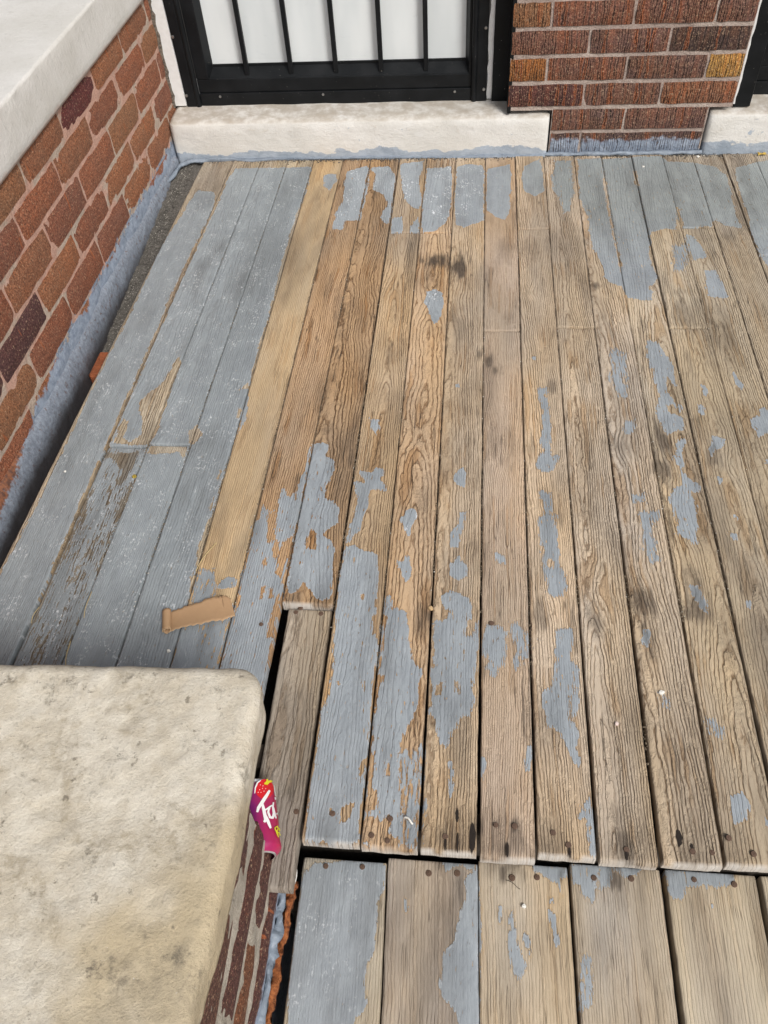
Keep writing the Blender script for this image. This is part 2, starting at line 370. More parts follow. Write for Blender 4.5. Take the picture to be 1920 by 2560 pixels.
JOIST = flat('old_joist_wood', (.045, .034, .024), .9, .25, 90, .003)
CARD = flat('brown_cardboard', (.40, .25, .135), .75, .08, 70, .0002, dark=(.82, .78, .74))
CARDE = flat('torn_cardboard_edge', (.60, .44, .28), .9, .1, 300, .0008)
BLUEP = flat('blue_grey_caulk', (.22, .26, .31), .5, .2, 50, .004, dark=(.6, .6, .62))
DIRT = flat('crumbly_dirt', (.15, .138, .122), .95, .35, 260, .003, dark=(.35, .33, .3))
GRIT = flat('grit_crumbs', (.24, .19, .13), .9, .4, 90, 0, dark=(.3, .27, .25))
PALEGRIT = flat('pale_mortar_crumbs', (.62, .58, .50), .9, .1, 200, 0)
STRAW = flat('dry_straw', (.52, .40, .20), .7, .1, 300, 0)
ORANGE = flat('flaking_orange_rust', (.36, .12, .035), .9, .35, 130, .006, dark=(.4, .3, .25))

# ---------------------------------------------------------------- porch floor: seams between the boards
K = [.0144, .0092, .0094, .0029, -.0049, -.0001, .0008, -.0041, -.0064, -.0047, -.0023, .0014, .0013, .0034, .0004, .0022, .0042, .0051, .006, .008, .008, .008, .008, .008, .008, .008]
B = [-.7406, -.6498, -.5762, -.4925, -.4085, -.3403, -.2701, -.1868, -.1123, -.0413, .0288, .0963, .1675, .2381, .3119, .3820, .4518, .5225, .593, .664, .736, .808, .880, .952, 1.024, 1.096]
def seam(i, y): return K[i]*y+B[i]*H
YB = 2.331                                   # far end of the deck, against the wall
YE = {0: .40, 1: .40, 2: .40, 3: .40, 4: .40, 5: .40}
for i, y_ in zip(range(7, 25), (2108, 2121, 2131, 2147, 2143, 2158, 2163, 2166, 2168, 2170)+tuple(2174+5*k for k in range(8))):
    YE[i] = at(831+148*(i-7), y_)[1]
ADD, SUB = [], []       # (polygon, ragged edge)
def paint(s, rag=.0022, scuff=0., z=0.): ADD.append((poly(s, z), rag*1.25+.0006, scuff, z))
def bare(s, z=0.): SUB.append((poly(s, z), z))
LB = -.10               # level of the lower boards
paint('A1 540 110 A1 1035 95 A1 1000 250 A1 890 530 A1 830 750 A1 770 1000 A4 1110 150 1050 330 1010 480 985 650 970 800 900 930 850 1089 A7 1440 120 1400 300 1290 560 1250 760 1215 960 1200 1089 F 650 1780 -300 1980 -300 1450 A7 0 790 100 600 200 400 300 200 390 20 A4 30 500 270 30 A1 60 610 200 400 240 330 300 250 400 262 412 330 440 320 480 200', .0012, .55)
bare('A1 412 330 432 330 115 1000 88 1000'); bare('A4 478 30 500 30 76 1000 48 1000'); bare('A7 636 30 660 30 224 1089 186 1089')
bare('A4 550 370 540 480 500 560 460 700 400 880 340 970 110 960 150 850 180 790 210 820 180 930 220 950 290 900 300 820 280 740 280 690 350 620 420 580 470 490')
bare('A7 640 -30 900 -30 870 60 800 180 760 200 750 150 790 100 720 20'); bare('A4 350 965 600 970 570 1060 540 1010 400 1020 325 1020')
bare('A4 660 830 690 900 640 960 600 960 600 880'); bare('A4 1000 545 990 600 920 610'); bare('A4 920 720 945 740 925 800 905 790')
bare('A7 1425 90 1440 100 1410 160 1400 150'); bare('A7 1380 260 1395 270 1370 360 1355 350'); bare('A7 600 180 620 200 540 400 480 520 460 500 520 360'); bare('A7 860 140 880 150 700 560 640 760 600 860 590 840 660 640 740 400')
paint('A1 1110 150 1150 138 1190 140 1195 180 1150 250 1120 230', .0015, .2)
paint('A1 1260 130 1390 90 1410 110 1400 220 1380 300 1345 440 1250 445 1230 500 1175 500 1190 400 1240 310 1250 200', .0015, 1.)
paint('A1 1430 100 1530 90 1580 150 1570 300 1540 450 1520 470 1480 420 1530 330 1500 270 1430 240 1450 150 1420 110', .0015, .7)
paint('A2 575 80 720 60 720 110 690 180 700 260 710 330 690 370 640 350 600 300 580 200', .0015, 1.)
paint('A2 515 430 580 420 585 520 515 522', .0015, .4); paint('A2 690 420 695 520 640 520 640 480', .0015, .6)
paint('A2 745 110 905 95 900 350 870 460 830 490 800 515 715 520 710 400 730 250', .0012, 1.4)
paint('A2 940 100 1000 80 1100 90 1120 130 1110 240 1115 440 1080 460 1030 470 990 490 930 470 925 300', .0012, 1.3)
paint('A2 1140 110 1280 80 1290 150 1280 400 1240 440 1190 420 1130 370 1130 200', .0012, .15)
paint('A3 80 100 180 50 200 150 205 260 150 290 80 260 60 180', .0012)
paint('A3 280 60 380 60 400 250 370 380 340 400 320 320 260 250 260 150', .0025)
paint('A3 420 50 950 30 1010 60 1200 70 1320 100 1390 150 1420 270 1450 400 1490 490 1400 480 1310 430 1290 480 1110 490 1060 400 1060 510 1000 500 900 520 890 680 940 800 930 850 880 870 910 900 905 960 840 955 745 940 710 870 640 850 600 820 590 740 560 680 510 600 500 490 490 420 440 300', .0014, .12)
bare('A3 590 130 612 200 640 400 670 560 720 740 700 750 650 560 620 380 585 180'); bare('A3 785 120 815 130 820 220 795 200'); bare('A3 1060 350 1085 370 1110 480 1090 480')
paint('A3 1440 110 1659 50 1760 400 1670 760 1600 650 1540 500 1540 440 1480 280', .0014, .1)
paint('A3 1125 540 1160 540 1220 600 1260 680 1180 700 1150 640', .003); paint('A3 1250 770 1320 760 1360 850 1400 940 1330 940 1270 930 1260 850', .002); paint('A3 1050 620 1140 600 1150 680 1110 770 1060 770', .006)
paint('A2 740 900 790 890 850 910 845 1000 830 1089 A5 830 140 800 180 770 150 755 80 728 40', .0014, 2.)
paint('A6 185 600 240 590 230 620 205 640 230 700 240 780 250 850 245 960 275 1089 B2 285 0 280 80 200 110 165 60 A6 200 1000 180 940 200 850 205 760 185 680', .0022)
paint('B1 1220 220 1280 240 1300 330 1290 380 1325 380 1310 450 1340 620 1345 690 1370 760 1380 850 1370 910 1300 915 1270 890 1260 800 1240 740 1250 660 1220 520 1210 400 1250 380 1240 300', .0024)
bare('B1 1260 660 1320 680 1300 720 1260 700')
paint('B4 285 140 380 140 390 250 380 330 440 400 440 600 410 650 400 700 440 840 410 900 440 1000 420 1020 380 950 330 850 290 780 240 770 220 680 200 640 195 560 270 500 285 400 275 300', .0020)
bare('B4 315 180 335 200 330 260 318 230'); bare('B4 395 470 410 480 405 550 395 530'); bare('B4 370 560 380 580 378 740 370 700')
paint('B7 510 260 530 400 550 660 520 660 490 520 480 430 430 430 450 350', .0018)
paint('B4 40 280 45 360 20 400 8 350', .0015); paint('B4 110 890 130 950 110 1050 90 1060 90 950', .002)
paint('A6 650 350 720 370 720 540 740 650 700 650 650 560 640 480', .006); paint('A6 730 830 790 800 780 880 740 900', .003)
paint('B2 830 370 950 360 960 400 900 420 900 500 930 600 970 680 890 690 860 600 840 480', .004); paint('B2 780 260 850 250 850 300 790 300', .004)
paint('A6 880 290 940 290 960 340 1010 400 1050 480 1060 580 1010 520 990 560 1020 640 1090 720 1080 750 1040 700 990 700 1000 740 1100 790 1110 860 1040 870 1010 900 980 850 930 760 960 640 930 560 910 480 880 400', .0022)
paint('A6 1060 960 1100 900 1130 940 1100 1040 1070 1030', .002)
paint('B2 1050 0 1110 20 1100 100 1210 200 1190 230 1140 210 1190 330 1200 480 1190 570 1140 540 1070 500 1090 440 1060 380 1030 280 1060 200 1110 180 1090 80', .003, .15)
paint('B2 1160 840 1200 850 1250 950 1250 1000 1190 920', .003); paint('B4 850 140 900 150 890 200 860 270 845 200', .0015); paint('B4 960 540 1000 560 990 640 960 620', .004)
for s in ('A6 1225 570 1260 600 1260 650 1240 650', 'A6 1200 700 1240 710 1240 770 1210 770', 'A6 1300 910 1380 930 1350 990 1310 990 1290 1040 1270 1000 1290 960', 'A6 1430 490 1500 570 1490 610 1460 580',
          'A6 1540 800 1610 770 1620 710 1670 760 1680 860 1600 910 1570 860', 'B2 1440 390 1470 390 1460 420', 'B2 1400 500 1460 510 1440 545', 'B2 1510 930 1550 940 1540 990 1510 980', 'B2 1340 140 1360 150 1350 180', 'B2 1640 20 1670 20 1665 60 1640 50'): paint(s, .0016)
paint('B7 1420 280 1500 260 1530 300 1530 430 1480 450 1430 460 1420 380', .0014); paint('B4 1290 730 1350 780 1350 830 1300 800', .004); paint('B7 1640 430 1700 430 1700 480 1650 470', .0015)
# middle boards under and round the stripped ones
paint('A8 515 310 545 360 600 350 600 540 710 510 700 640 640 780 645 960 F 700 1570 640 1790 480 1790 A8 250 1120 350 1000 375 760 420 600 440 450 500 400', .0016)
bare('A8 545 360 600 350 590 540 560 580 525 560 540 450'); bare('A8 580 540 615 545 600 660 570 660'); bare('A8 640 550 700 520 690 640 630 780 590 760 600 680'); bare('A8 520 650 540 660 520 720 510 700')
bare('A8 500 840 530 840 520 920 490 930'); bare('A8 550 860 580 860 565 920 548 920'); bare('A8 610 880 625 900 595 1100 B3 150 180 120 190 145 40')
paint('A8 110 740 180 740 200 800 180 900 100 960 240 1000 350 960 F 560 1790 480 1790 440 1560 A8 0 1089 60 900 80 800', .004, .1); paint('A8 290 780 330 790 340 840 280 860 220 850 240 810', .001)
paint('A8 640 150 660 250 690 270 730 230 790 60 810 -50 A5 25 950 100 960 110 1000 90 1030 140 1060 A8 970 80 940 150 910 180 910 270 960 290 1010 340 1000 430 950 460 900 500 950 550 980 600 960 700 950 900 900 940 830 900 800 820 760 800 740 880 660 890 680 760 700 640 720 520 600 540 600 400 620 250 630 180', .0014, .05)
bare('A8 820 460 860 500 855 600 800 600 790 560'); bare('A8 615 470 635 475 625 495'); bare('A8 735 670 765 690 755 720 735 700')
paint('A8 1110 170 1180 180 1140 100 1230 110 1250 80 1290 90 1270 150 1310 190 1310 225 1210 220 1190 320 1140 460 1100 540 1040 570 1080 460 1120 350 1130 220', .0018)
paint('A8 1030 600 1100 580 1180 620 1250 640 1260 760 1250 850 1250 910 1230 960 B3 830 150 860 280 830 430 800 650 780 900 760 1089 B5 1410 0 1370 480 1340 700 1280 745 900 705 930 500 950 250 B3 425 1089 480 650 530 560 545 400 560 150 570 60 A8 1000 850', .0012, .06)
for s in ('B3 800 30 840 40 830 170 810 170', 'B3 730 220 780 235 750 255', 'B3 745 470 765 480 755 540 740 510', 'B3 570 470 600 490 580 520', 'B5 1220 400 1290 410 1270 480 1230 560 1180 560 1190 470',
          'B5 1350 60 1400 60 1370 180 1330 290 1350 150', 'B5 1100 450 1130 460 1130 500 1100 500', 'A8 1140 900 1165 900 1165 940 1145 930', 'A8 1090 500 1130 500 1150 560 1100 600'): bare(s)
paint('B3 900 60 960 0 1030 30 1030 200 1060 330 1120 400 1110 480 1080 700 1040 760 1000 850 960 1000 980 1089 B6 250 0 240 150 260 210 280 330 240 560 180 520 190 400 140 440 30 400 100 380 130 260 80 220 90 0 B3 820 1089 800 900 810 700 860 480 880 440 850 430 870 280', .0016, .05)
bare('B6 160 60 190 100 185 160 160 160'); bare('B3 890 980 910 1000 900 1070 880 1050')
paint('B6 270 0 400 0 390 350 370 610 260 600 290 300', .007); paint('B5 1350 740 1370 700 1400 690 1420 740', .001)
paint('B1 210 930 240 900 250 1000 290 970 310 1000 280 1089 B3 900 60 870 200 860 0', .0018)
paint('B1 580 910 640 880 700 900 760 920 780 1000 765 1060 B3 1410 20 1410 140 1440 180 1490 90 1490 250 1460 440 1450 620 1430 700 1370 720 1330 780 1290 900 1250 870 1230 760 1180 690 1190 350 1210 250 1215 110 1195 100 1230 80 1270 90 1300 20 B1 600 1000', .0020)
for s in ('B3 1390 150 1450 100 1440 60 1460 110 1440 180 1395 185', 'B3 1385 240 1400 250 1395 295 1385 280', 'B3 1220 490 1260 480 1250 570 1225 560', 'B3 1350 480 1375 490 1370 550 1350 540'): bare(s)
paint('B1 660 120 720 70 740 110 720 200 680 190 660 160', .001, .2); paint('B1 640 490 700 430 690 370 735 370 730 400 700 520 690 590 640 600 625 560', .0022); paint('B1 690 650 745 720 740 780 680 800 640 770 640 700', .0018)
paint('B6 575 60 600 60 595 300 580 300', .001); paint('B1 940 630 990 640 1015 740 990 700 945 690', .0016)
paint('B3 1550 120 1600 110 1680 150 1660 340 1600 440 1570 430 1550 340 1510 270 1520 200', .003); paint('B3 1510 970 1530 980 1530 1060 1510 1060', .001); paint('B6 785 50 810 60 800 240 790 200', .0015); paint('B1 1010 1080 1060 1060 F 1330 1600 1310 1660 1290 1600', .004)
paint('B1 310 410 350 350 400 340 420 380 380 480 365 510 345 480', .001, 1.2); paint('B1 290 680 340 690 360 620 370 680 380 780 350 810 320 760', .0016); paint('A5 370 790 440 800 440 860 410 890 375 850', .0018)
paint('A5 1430 390 1450 395 1445 420 1430 415', .001); paint('A5 930 570 960 575 955 590 930 588', .001); paint('B7 390 0 430 0 440 70 410 80', .001)
# lower boards
paint('B8 670 110 740 45 860 40 980 10 1190 10 1200 200 1150 300 1140 450 1110 640 1060 770 1060 860 1075 950 1000 1089 F 860 2700 660 2700 B8 560 1089 600 600 650 200', .0012, .5, LB)
paint('C8 355 470 400 440 415 600 415 1106 F 1200 2700 1150 2700 C8 330 1106 310 1050 240 980 240 900 260 800 310 740 330 620 355 560', .0012, .06, LB)
paint('C8 270 400 390 400 400 440 340 430 280 440 255 425', .002, .6, LB); paint('C8 90 565 105 570 105 630 88 620', .0012, 0, LB)
paint('C8 640 415 795 415 797 470 760 480 770 560 750 500 680 460 650 450', .0015, 0, LB); paint('C8 540 620 560 620 570 760 600 830 605 860 585 930 560 880 545 760', .0018, 0, LB)
paint('C8 715 620 740 640 750 760 735 750 725 680', .0015, 0, LB); paint('C8 710 555 730 555 730 590 712 590', .001, 0, LB); paint('C8 500 600 510 600 510 670 500 670', .001, 0, LB); paint('C8 610 710 640 800 630 820 610 760', .001, 0, LB)
paint('C8 808 415 920 415 920 480 900 580 860 560 850 500 815 500', .0015, 0, LB); paint('C8 925 420 980 430 970 510 940 520 930 460', .003, 0, LB); paint('C8 990 430 1120 425 1090 460 1040 470', .0015, .1, LB)
paint('C8 850 810 890 820 900 900 895 1030 860 1030 850 950', .003, .1, LB); paint('C8 1205 436 1500 448 1520 490 1480 510 1380 510 1300 520 1290 560 1250 560 1220 520', .0018, 0, LB); paint('C8 1415 585 1430 590 1425 605 1412 600', .001, 0, LB)

# stains: crop x y rx ry strength (crop pixels)
STAINS = [('A2', 820, 705, 95, 42, .9), ('A2', 958, 745, 62, 80, .9), ('A5', 1150, 410, 40, 60, .8), ('A5', 1190, 480, 30, 40, .7), ('A5', 1085, 380, 18, 40, .6), ('A3', 540, 875, 42, 25, .8),
  ('B2', 1205, 960, 75, 130, .75), ('B2', 1160, 760, 50, 60, .4), ('A6', 970, 940, 60, 150, .75), ('B2', 980, 90, 60, 90, .7), ('B4', 870, 180, 45, 120, .75), ('B2', 850, 960, 70, 110, .75), ('A6', 860, 190, 30, 60, .4),
  ('A6', 1110, 120, 80, 120, .45), ('A6', 1400, 250, 40, 100, .45), ('B4', 1180, 30, 90, 60, .7), ('A6', 1150, 450, 30, 100, .4), ('A6', 1300, 990, 30, 60, .7), ('B2', 1300, 10, 50, 60, .6), ('A6', 700, 980, 90, 80, .4),
  ('B2', 290, 400, 35, 60, .6), ('B1', 800, 620, 42, 100, .45), ('A5', 950, 200, 60, 100, .35), ('A6', 260, 590, 20, 40, .5), ('B6', 630, 380, 22, 70, .6), ('B6', 625, 560, 40, 90, .6), ('B6', 540, 560, 40, 80, .55),
  ('B6', 880, 560, 90, 120, .45), ('B6', 1000, 590, 70, 110, .55), ('B6', 880, 470, 18, 26, .9), ('B6', 1002, 478, 20, 28, .9), ('B6', 955, 640, 40, 70, .8), ('B6', 760, 520, 40, 120, .7), ('B7', 745, 590, 60, 130, .75), ('B7', 870, 560, 60, 120, .45), ('B7', 700, 420, 60, 90, .35),
  ('B7', 1230, 560, 60, 90, .35), ('B7', 1165, 610, 18, 26, .9), ('B7', 1390, 550, 18, 22, .9), ('B7', 1562, 655, 16, 22, .95), ('B7', 1100, 620, 40, 60, .4), ('B7', 265, 520, 22, 40, .4), ('B6', 1355, 650, 10, 50, .8),
  ('A7', 600, 700, 140, 400, .28), ('A7', 400, 1000, 160, 300, .40), ('C5', 500, 560, 260, 120, .16), ('B3', 1130, 90, 50, 80, .6), ('B1', 500, 1050, 30, 40, .8), ('A8', 290, 740, 30, 40, .35), ('B1', 190, 110, 40, 30, .2),
  ('B4', 180, 40, 50, 60, .5), ('B4', 545, 90, 50, 90, .6), ('B2', 190, 1020, 50, 90, .5), ('B2', 530, 1050, 60, 80, .5), ('A5', 1190, 960, 60, 120, .3), ('B5', 800, 250, 60, 120, .45), ('B5', 700, 900, 120, 200, .25), ('B3', 330, 900, 60, 200, .25),
  ('A6', 560, 300, 30, 200, .25), ('A5', 160, 130, 15, 70, .5), ('A5', 270, 1040, 40, 60, .6), ('A8', 700, 900, 60, 60, .3), ('A8', 1000, 200, 40, 200, .35), ('A8', 740, 150, 50, 90, .25), ('A5', 80, 880, 80, 60, .35), ('B8', 1310, 480, 50, 90, .3), ('B6', 540, 1030, 60, 30, .25),
  ('B7', 800, 800, 60, 120, .25), ('A4', 230, 1030, 70, 50, .35), ('A7', 830, 40, 60, 60, .3), ('A1', 1180, 200, 60, 80, .2), ('A3', 1400, 540, 40, 40, .4), ('A3', 1250, 560, 80, 30, .2)]
ST = []
for c, x, y, rx, ry, s in STAINS:
    p = at(*px(c, x, y)); a = at(*px(c, x+rx, y)); b = at(*px(c, x, y-ry))
    ST.append((p[0], p[1], abs(a[0]-p[0])+.001, abs(b[1]-p[1])+.001, s))

TINT = {4: (.375, .268, .150), 5: (.37, .235, .125), 6: (.35, .225, .12), 7: (.44, .31, .18), 8: (.46, .315, .185), 9: (.45, .33, .205), 10: (.41, .30, .20), 11: (.45, .335, .215), 12: (.42, .325, .22),
        13: (.44, .345, .24), 14: (.43, .335, .22), 15: (.42, .33, .215), 16: (.43, .335, .215), 17: (.42, .33, .22)}
# ring pattern of each board: centre across the board, depth, tilt along it, ring spacing, waviness, contrast
RING = {4: (2.6, .02, .006, .0040, 1.1, .42), 5: (1.9, .03, .010, .0042, 1.6, 1.15), 6: (.15, .03, .030, .0050, 2.2, 1.15), 7: (.5, .012, .020, .0042, 1.5, .8), 8: (.5, .006, .036, .0075, 1.2, 1.0),
        9: (.1, .02, .012, .0042, 1.2, .75), 10: (1.3, .03, .010, .0032, 1.0, .8), 11: (-.1, .02, .015, .0038, 1.1, .75), 12: (.3, .008, .016, .0042, 1.3, .85), 13: (.1, .016, .022, .0050, 1.3, .95),
        14: (.75, .012, .034, .0056, 1.4, .95), 15: (.5, .01, .026, .0048, 1.4, .75), 16: (.35, .012, .020, .0044, 1.5, .8)}
KNOTS = {6: [(1.72, .75, .010, .018, .06), (1.50, .6, .008, .02, .05)], 8: [(1.62, .45, .014, .02, .05), (1.17, .45, .016, .022, .05), (1.02, .35, .008, .012, .03), (1.36, .3, .01, .02, .08)], 10: [(1.30, .2, .006, .012, .05), (1.10, .5, .006, .015, .03)],
         11: [(1.66, .3, .006, .01, .02), (.82, .4, .008, .012, .04)], 12: [(.80, .35, .012, .014, .05)], 13: [(1.15, .3, .008, .012, .03), (.86, .4, .009, .015, .05)], 14: [(1.08, .4, .01, .014, .04), (.83, .45, .014, .018, .07)],
         9: [(1.62, .3, .007, .016, .05)], 15: [(1.10, .7, .007, .01, .03)], 7: [(1.75, .35, .008, .012, .06)]}

def board(name, xl, xr, y0, y1, idx, seed, parent, zt=0., th=.021, drop=0., lower=False, detail=True, nose=True, plane=0.):
    """one floor board: a fine top sheet that carries its own rings, stains and paint, with sides and ends"""
    du, dv = (.0030, .0048) if detail else (.012, .03)
    w = abs(xr((y0+y1)/2)-xl((y0+y1)/2)); nu = max(6, int(w/du)); L = y1-y0; nv = max(6, int(L/dv))
    ti = np.concatenate([[0, .0012/w, .003/w], np.linspace(.003/w, 1-.003/w, nu)[1:-1], [1-.003/w, 1-.0012/w, 1]])
    vi = np.concatenate([[0, .0015/L, .005/L], np.linspace(.005/L, 1-.003/L, nv)[1:-1], [1-.003/L, 1-.001/L, 1]])
    T, V = np.meshgrid(ti, vi); Y = y0+V*L
    rj = np.random.RandomState(seed)
    XL = xl(Y)+.0007*fbm(Y*40, Y*0+seed, seed, 3); XR = xr(Y)+.0007*fbm(Y*40, Y*0+seed+9, seed+3, 3)
    X = XL+(XR-XL)*T
    ed = np.minimum(T, 1-T)*w; en = (Y-y0); eb = (y1-Y)
    z = zt-drop-.0016*np.clip(1-ed/.003, 0, 1)**2+.0006*fbm(X*20, Y*4, seed, 2)
    rn = .006 if nose else .0015
    z = z-rn*np.clip(1-en/(.005 if nose else .0015), 0, 1)**2*.9-.0012*np.clip(1-eb/.003, 0, 1)**2
    if nose: Y = np.where(V < 1e-9, Y+.0, Y)+np.where(en < .02, .0014*fbm(X*60, X*0+3, seed+5, 3), 0)
    if rj.rand() < .5: z = z+.0008*((T-.5)*2)**2
    top = np.stack([X, Y, z], -1); nr, nc = X.shape
    P = top.reshape(-1, 3); idxg = np.arange(nr*nc).reshape(nr, nc)
    faces = np.stack([idxg[:-1, :-1], idxg[:-1, 1:], idxg[1:, 1:], idxg[1:, :-1]], -1).reshape(-1, 4).tolist()
    loop = np.concatenate([idxg[0, :], idxg[1:, -1], idxg[-1, -2::-1], idxg[-2:0:-1, 0]])
    low = P[loop].copy(); low[:, 2] = zt-drop-th
    PP = np.concatenate([P, low]); nb = len(P); nl = len(loop)
    for i in range(nl):
        j = (i+1) % nl; faces.append((loop[i], nb+i, nb+j, loop[j]))
    src = np.concatenate([np.arange(nb), loop])
    o = mobj(name, PP, faces, WOOD, parent, True, origin=((xl(y0)+xr(y1))/2, (y0+y1)/2, zt-th))
    me = o.data
    x = P[:, 0]; y = P[:, 1]; u = (T.reshape(-1)-.5)*w; v = y
    c0, dep, tilt, per, wav, gcon = RING.get(idx, (rj.choice([-.4, .3, .5, 1.4]), .012, rj.uniform(.008, .03), rj.uniform(.0038, .0052), 1.2, .8)) if not lower else \
        (rj.choice([-1.2, 2.2, .5]), .05, rj.uniform(.0, .012), rj.uniform(.0036, .005), .35, .30)
    uc = (c0-.5)*w+wav*.006*fbm(v*3., v*0+seed, seed+20, 2)
    r = np.sqrt((u-uc)**2+dep**2)+tilt*v+wav*.0045*fbm(u*16, v*5.5, seed+30, 3)
    for ky, kt, A_, su, sv in KNOTS.get(idx, []) if not lower else []:
        if y0 < ky < y1: r = r+A_*1.3*np.exp(-((u-(kt-.5)*w)/su)**2*.5-((v-ky)/sv)**2*.5)
    ring = r/per
    pts = P[:, :2].copy()
    sd = np.full(len(P), -.05); rag = np.full(len(P), .0018); scf = np.zeros(len(P))
    bx0, by0 = pts.min(0)-.03; bx1, by1 = pts.max(0)+.03
    for Q, rg, sf, zz in ADD:
        if abs(zz-plane) > .01: continue
        q0 = Q.min(0); q1 = Q.max(0)
        if q0[0] > bx1 or q1[0] < bx0 or q0[1] > by1 or q1[1] < by0: continue
        k = (pts[:, 0] > q0[0]-.03) & (pts[:, 0] < q1[0]+.03) & (pts[:, 1] > q0[1]-.03) & (pts[:, 1] < q1[1]+.03)
        if not k.any(): continue
        d = np.full(len(P), -.05); d[k] = sdf(pts[k], Q)
        g = d > sd; rag = np.where(g, rg, rag); scf = np.where(g & (d > -.01), sf, scf); sd = np.maximum(sd, d)
    for Q, zz in SUB:
        if abs(zz-plane) > .01: continue
        q0 = Q.min(0); q1 = Q.max(0)
        if q0[0] > bx1 or q1[0] < bx0 or q0[1] > by1 or q1[1] < by0: continue
        k = (pts[:, 0] > q0[0]-.03) & (pts[:, 0] < q1[0]+.03) & (pts[:, 1] > q0[1]-.03) & (pts[:, 1] < q1[1]+.03)
        if k.any(): sd[k] = np.minimum(sd[k], -sdf(pts[k], Q))
    if drop > .005: sd[:] = -.05
    sd = sd+.0034*fbm(x*110, y*60, 5, 3)
    # paint worn off along the seams
    wear = ed.reshape(-1)-.0010+.004*fbm(x*7, y*30, 61, 2)
    if idx >= 4: sd = np.minimum(sd, wear+(.006*np.clip((y-1.55)/.2, 0, 1) if idx >= 12 else 0))
    sd = np.clip(sd, -.05, .05)
    tint = np.array([1.24, 1.31, 1.45])*np.array(TINT.get(idx, (.42, .335, .225)) if not lower else {1: (.34, .285, .225), 2: (.385, .305, .205), 3: (.35, .29, .215), 4: (.39, .325, .230), 5: (.36, .305, .22)}.get(idx, (.36, .305, .22)))
    if drop > .005: tint = np.array((.38, .33, .27))
    if idx in (0, 1, 2, 3) and not lower: tint = np.array((.46, .40, .31))
    tn = fbm(x*9, y*4, 40, 3); tn2 = fbm(x*14+3, y*3, 44, 3)
    TT = tint[None, :]*(1+.28*tn[:, None]); TT = TT*(1+tn2[:, None]*np.array([.05, -.04, -.22]))
    sx = np.clip((x-.25)/.6, 0, 1)[:, None]                       # boards to the right are greyer
    grey = TT.mean(1, keepdims=True)*np.array([1.04, .99, .90]); TT = TT*(1-.30*sx)+grey*.30*sx
    gp_ = np.clip(1.4*fbm(x*11+9, y*2.6, 47, 3)-.06, 0, .7)[:, None]*(0.35 if idx in (4, 5, 6) and not lower else 1)
    TT = TT*(1-gp_)+gp_*np.array([.40, .34, .275]); TT = TT*np.array([1.0, .985, .955])*(1+.20*fbm(x*5+2, y*1.6+7, 49, 2)[:, None])*(1-.07*np.clip((x-.2)/.4, 0, 1)-.10*np.clip((.75-y)/.3, 0, 1)*(0 if lower else 1))[:, None]
    gm = np.zeros(len(P))
    for X0, Y0, rx, ry, s in ST:
        k = (abs(x-X0) < 2.6*rx) & (abs(y-Y0) < 2.6*ry)
        if k.any():
            q = ((x[k]-X0)/rx)**2+((y[k]-Y0)/ry)**2
            nn = fbm(x[k]*190, y[k]*30, 70, 3)+.5*fbm(x[k]*60, y[k]*30, 71, 2)
            gm[k] = np.maximum(gm[k], s*np.clip(1.45-q**.5*1.1+1.1*nn, 0, 1))
    gm = np.maximum(gm, np.clip(.75*fbm(x*26, y*7, 81, 4)-.03+.09*sx[:, 0], 0, .6)); gm = np.maximum(gm, np.clip(.9*fbm(x*9+5, y*3.2, 82, 4)-.20, 0, .5))
    gm = np.maximum(gm, .55*np.clip(1-ed.reshape(-1)/.0024+.9*fbm(x*3, y*60, 83, 2), 0, 1))
    if nose: gm = np.maximum(gm, .62*np.clip(1-(en.reshape(-1)-.006)/.075, 0, 1)*np.clip(.6+1.6*fbm(x*45, y*10, 84, 2), 0, 1))
    if idx == 1 and not lower and y1 < 1.5:        # the second board's near half is worn and filthy
        sd = np.minimum(sd, .0035*fbm(x*60, y*14, 97, 3)+.0012); gm = np.maximum(gm, np.clip(.46+.6*fbm(x*40, y*9, 98, 3), 0, .85)); rag = rag+.002; TT = TT*.25+.75*np.array([.21, .205, .185])
    sd2 = sd
    greenish = np.clip((y-1.75)/.3, 0, 1)*np.clip((x-.05)/.2, 0, 1)*.85
    pc = np.array([.325, .355, .378])[None, :]*(1-greenish[:, None])+np.array([.30, .325, .315])[None, :]*greenish[:, None]
    left = np.clip((-.38-x)/.15, 0, 1)[:, None]; pc = pc*(1-left)+np.array([.285, .315, .33])*left
    far = np.clip((x+.62)/.1, 0, 1)*np.clip((-.35-x)/.1, 0, 1); pc = pc*(1-.10*far[:, None])
    pc = pc*(1+.10*fbm(x*6, y*6, 90, 2)[:, None])
    ew = np.zeros(len(P))
    if nose: ew = np.clip(1-en.reshape(-1)/.0045, 0, 1)*np.clip(.55+1.6*fbm(x*50, y*0+2, 87, 3), 0, 1)
    def ext(a): return a[src]
    lowmask = np.arange(len(PP)) >= nb
    ew_e = ext(ew); 
    if nose:
        atend = PP[:, 1] < y0+.004; ew_e = np.where(lowmask & atend, .9, ew_e)
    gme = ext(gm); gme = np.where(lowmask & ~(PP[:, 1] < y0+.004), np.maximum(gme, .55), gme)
    attr(me, 'rings', ext(ring)); attr(me, 'paint', ext(sd2)); attr(me, 'rag', ext(rag)); attr(me, 'scuff', ext(scf)); attr(me, 'grime', np.clip(gme, 0, 1))
    attr(me, 'graincon', (gcon if drop < .005 else .6)*(1-.75*np.clip(ew_e*2, 0, 1))); attr(me, 'checks', np.full(len(PP), .55 if lower else (.5 if drop > .005 else .25))); attr(me, 'endwear', ew_e)
    attr(me, 'board', ext(np.stack([u+w*seed*.0+seed*.37, v, np.full(len(P), seed*3.7)], -1))+np.where(lowmask, 1, 0)[:, None]*np.array([0, 0, .02]), 'FLOAT_VECTOR')
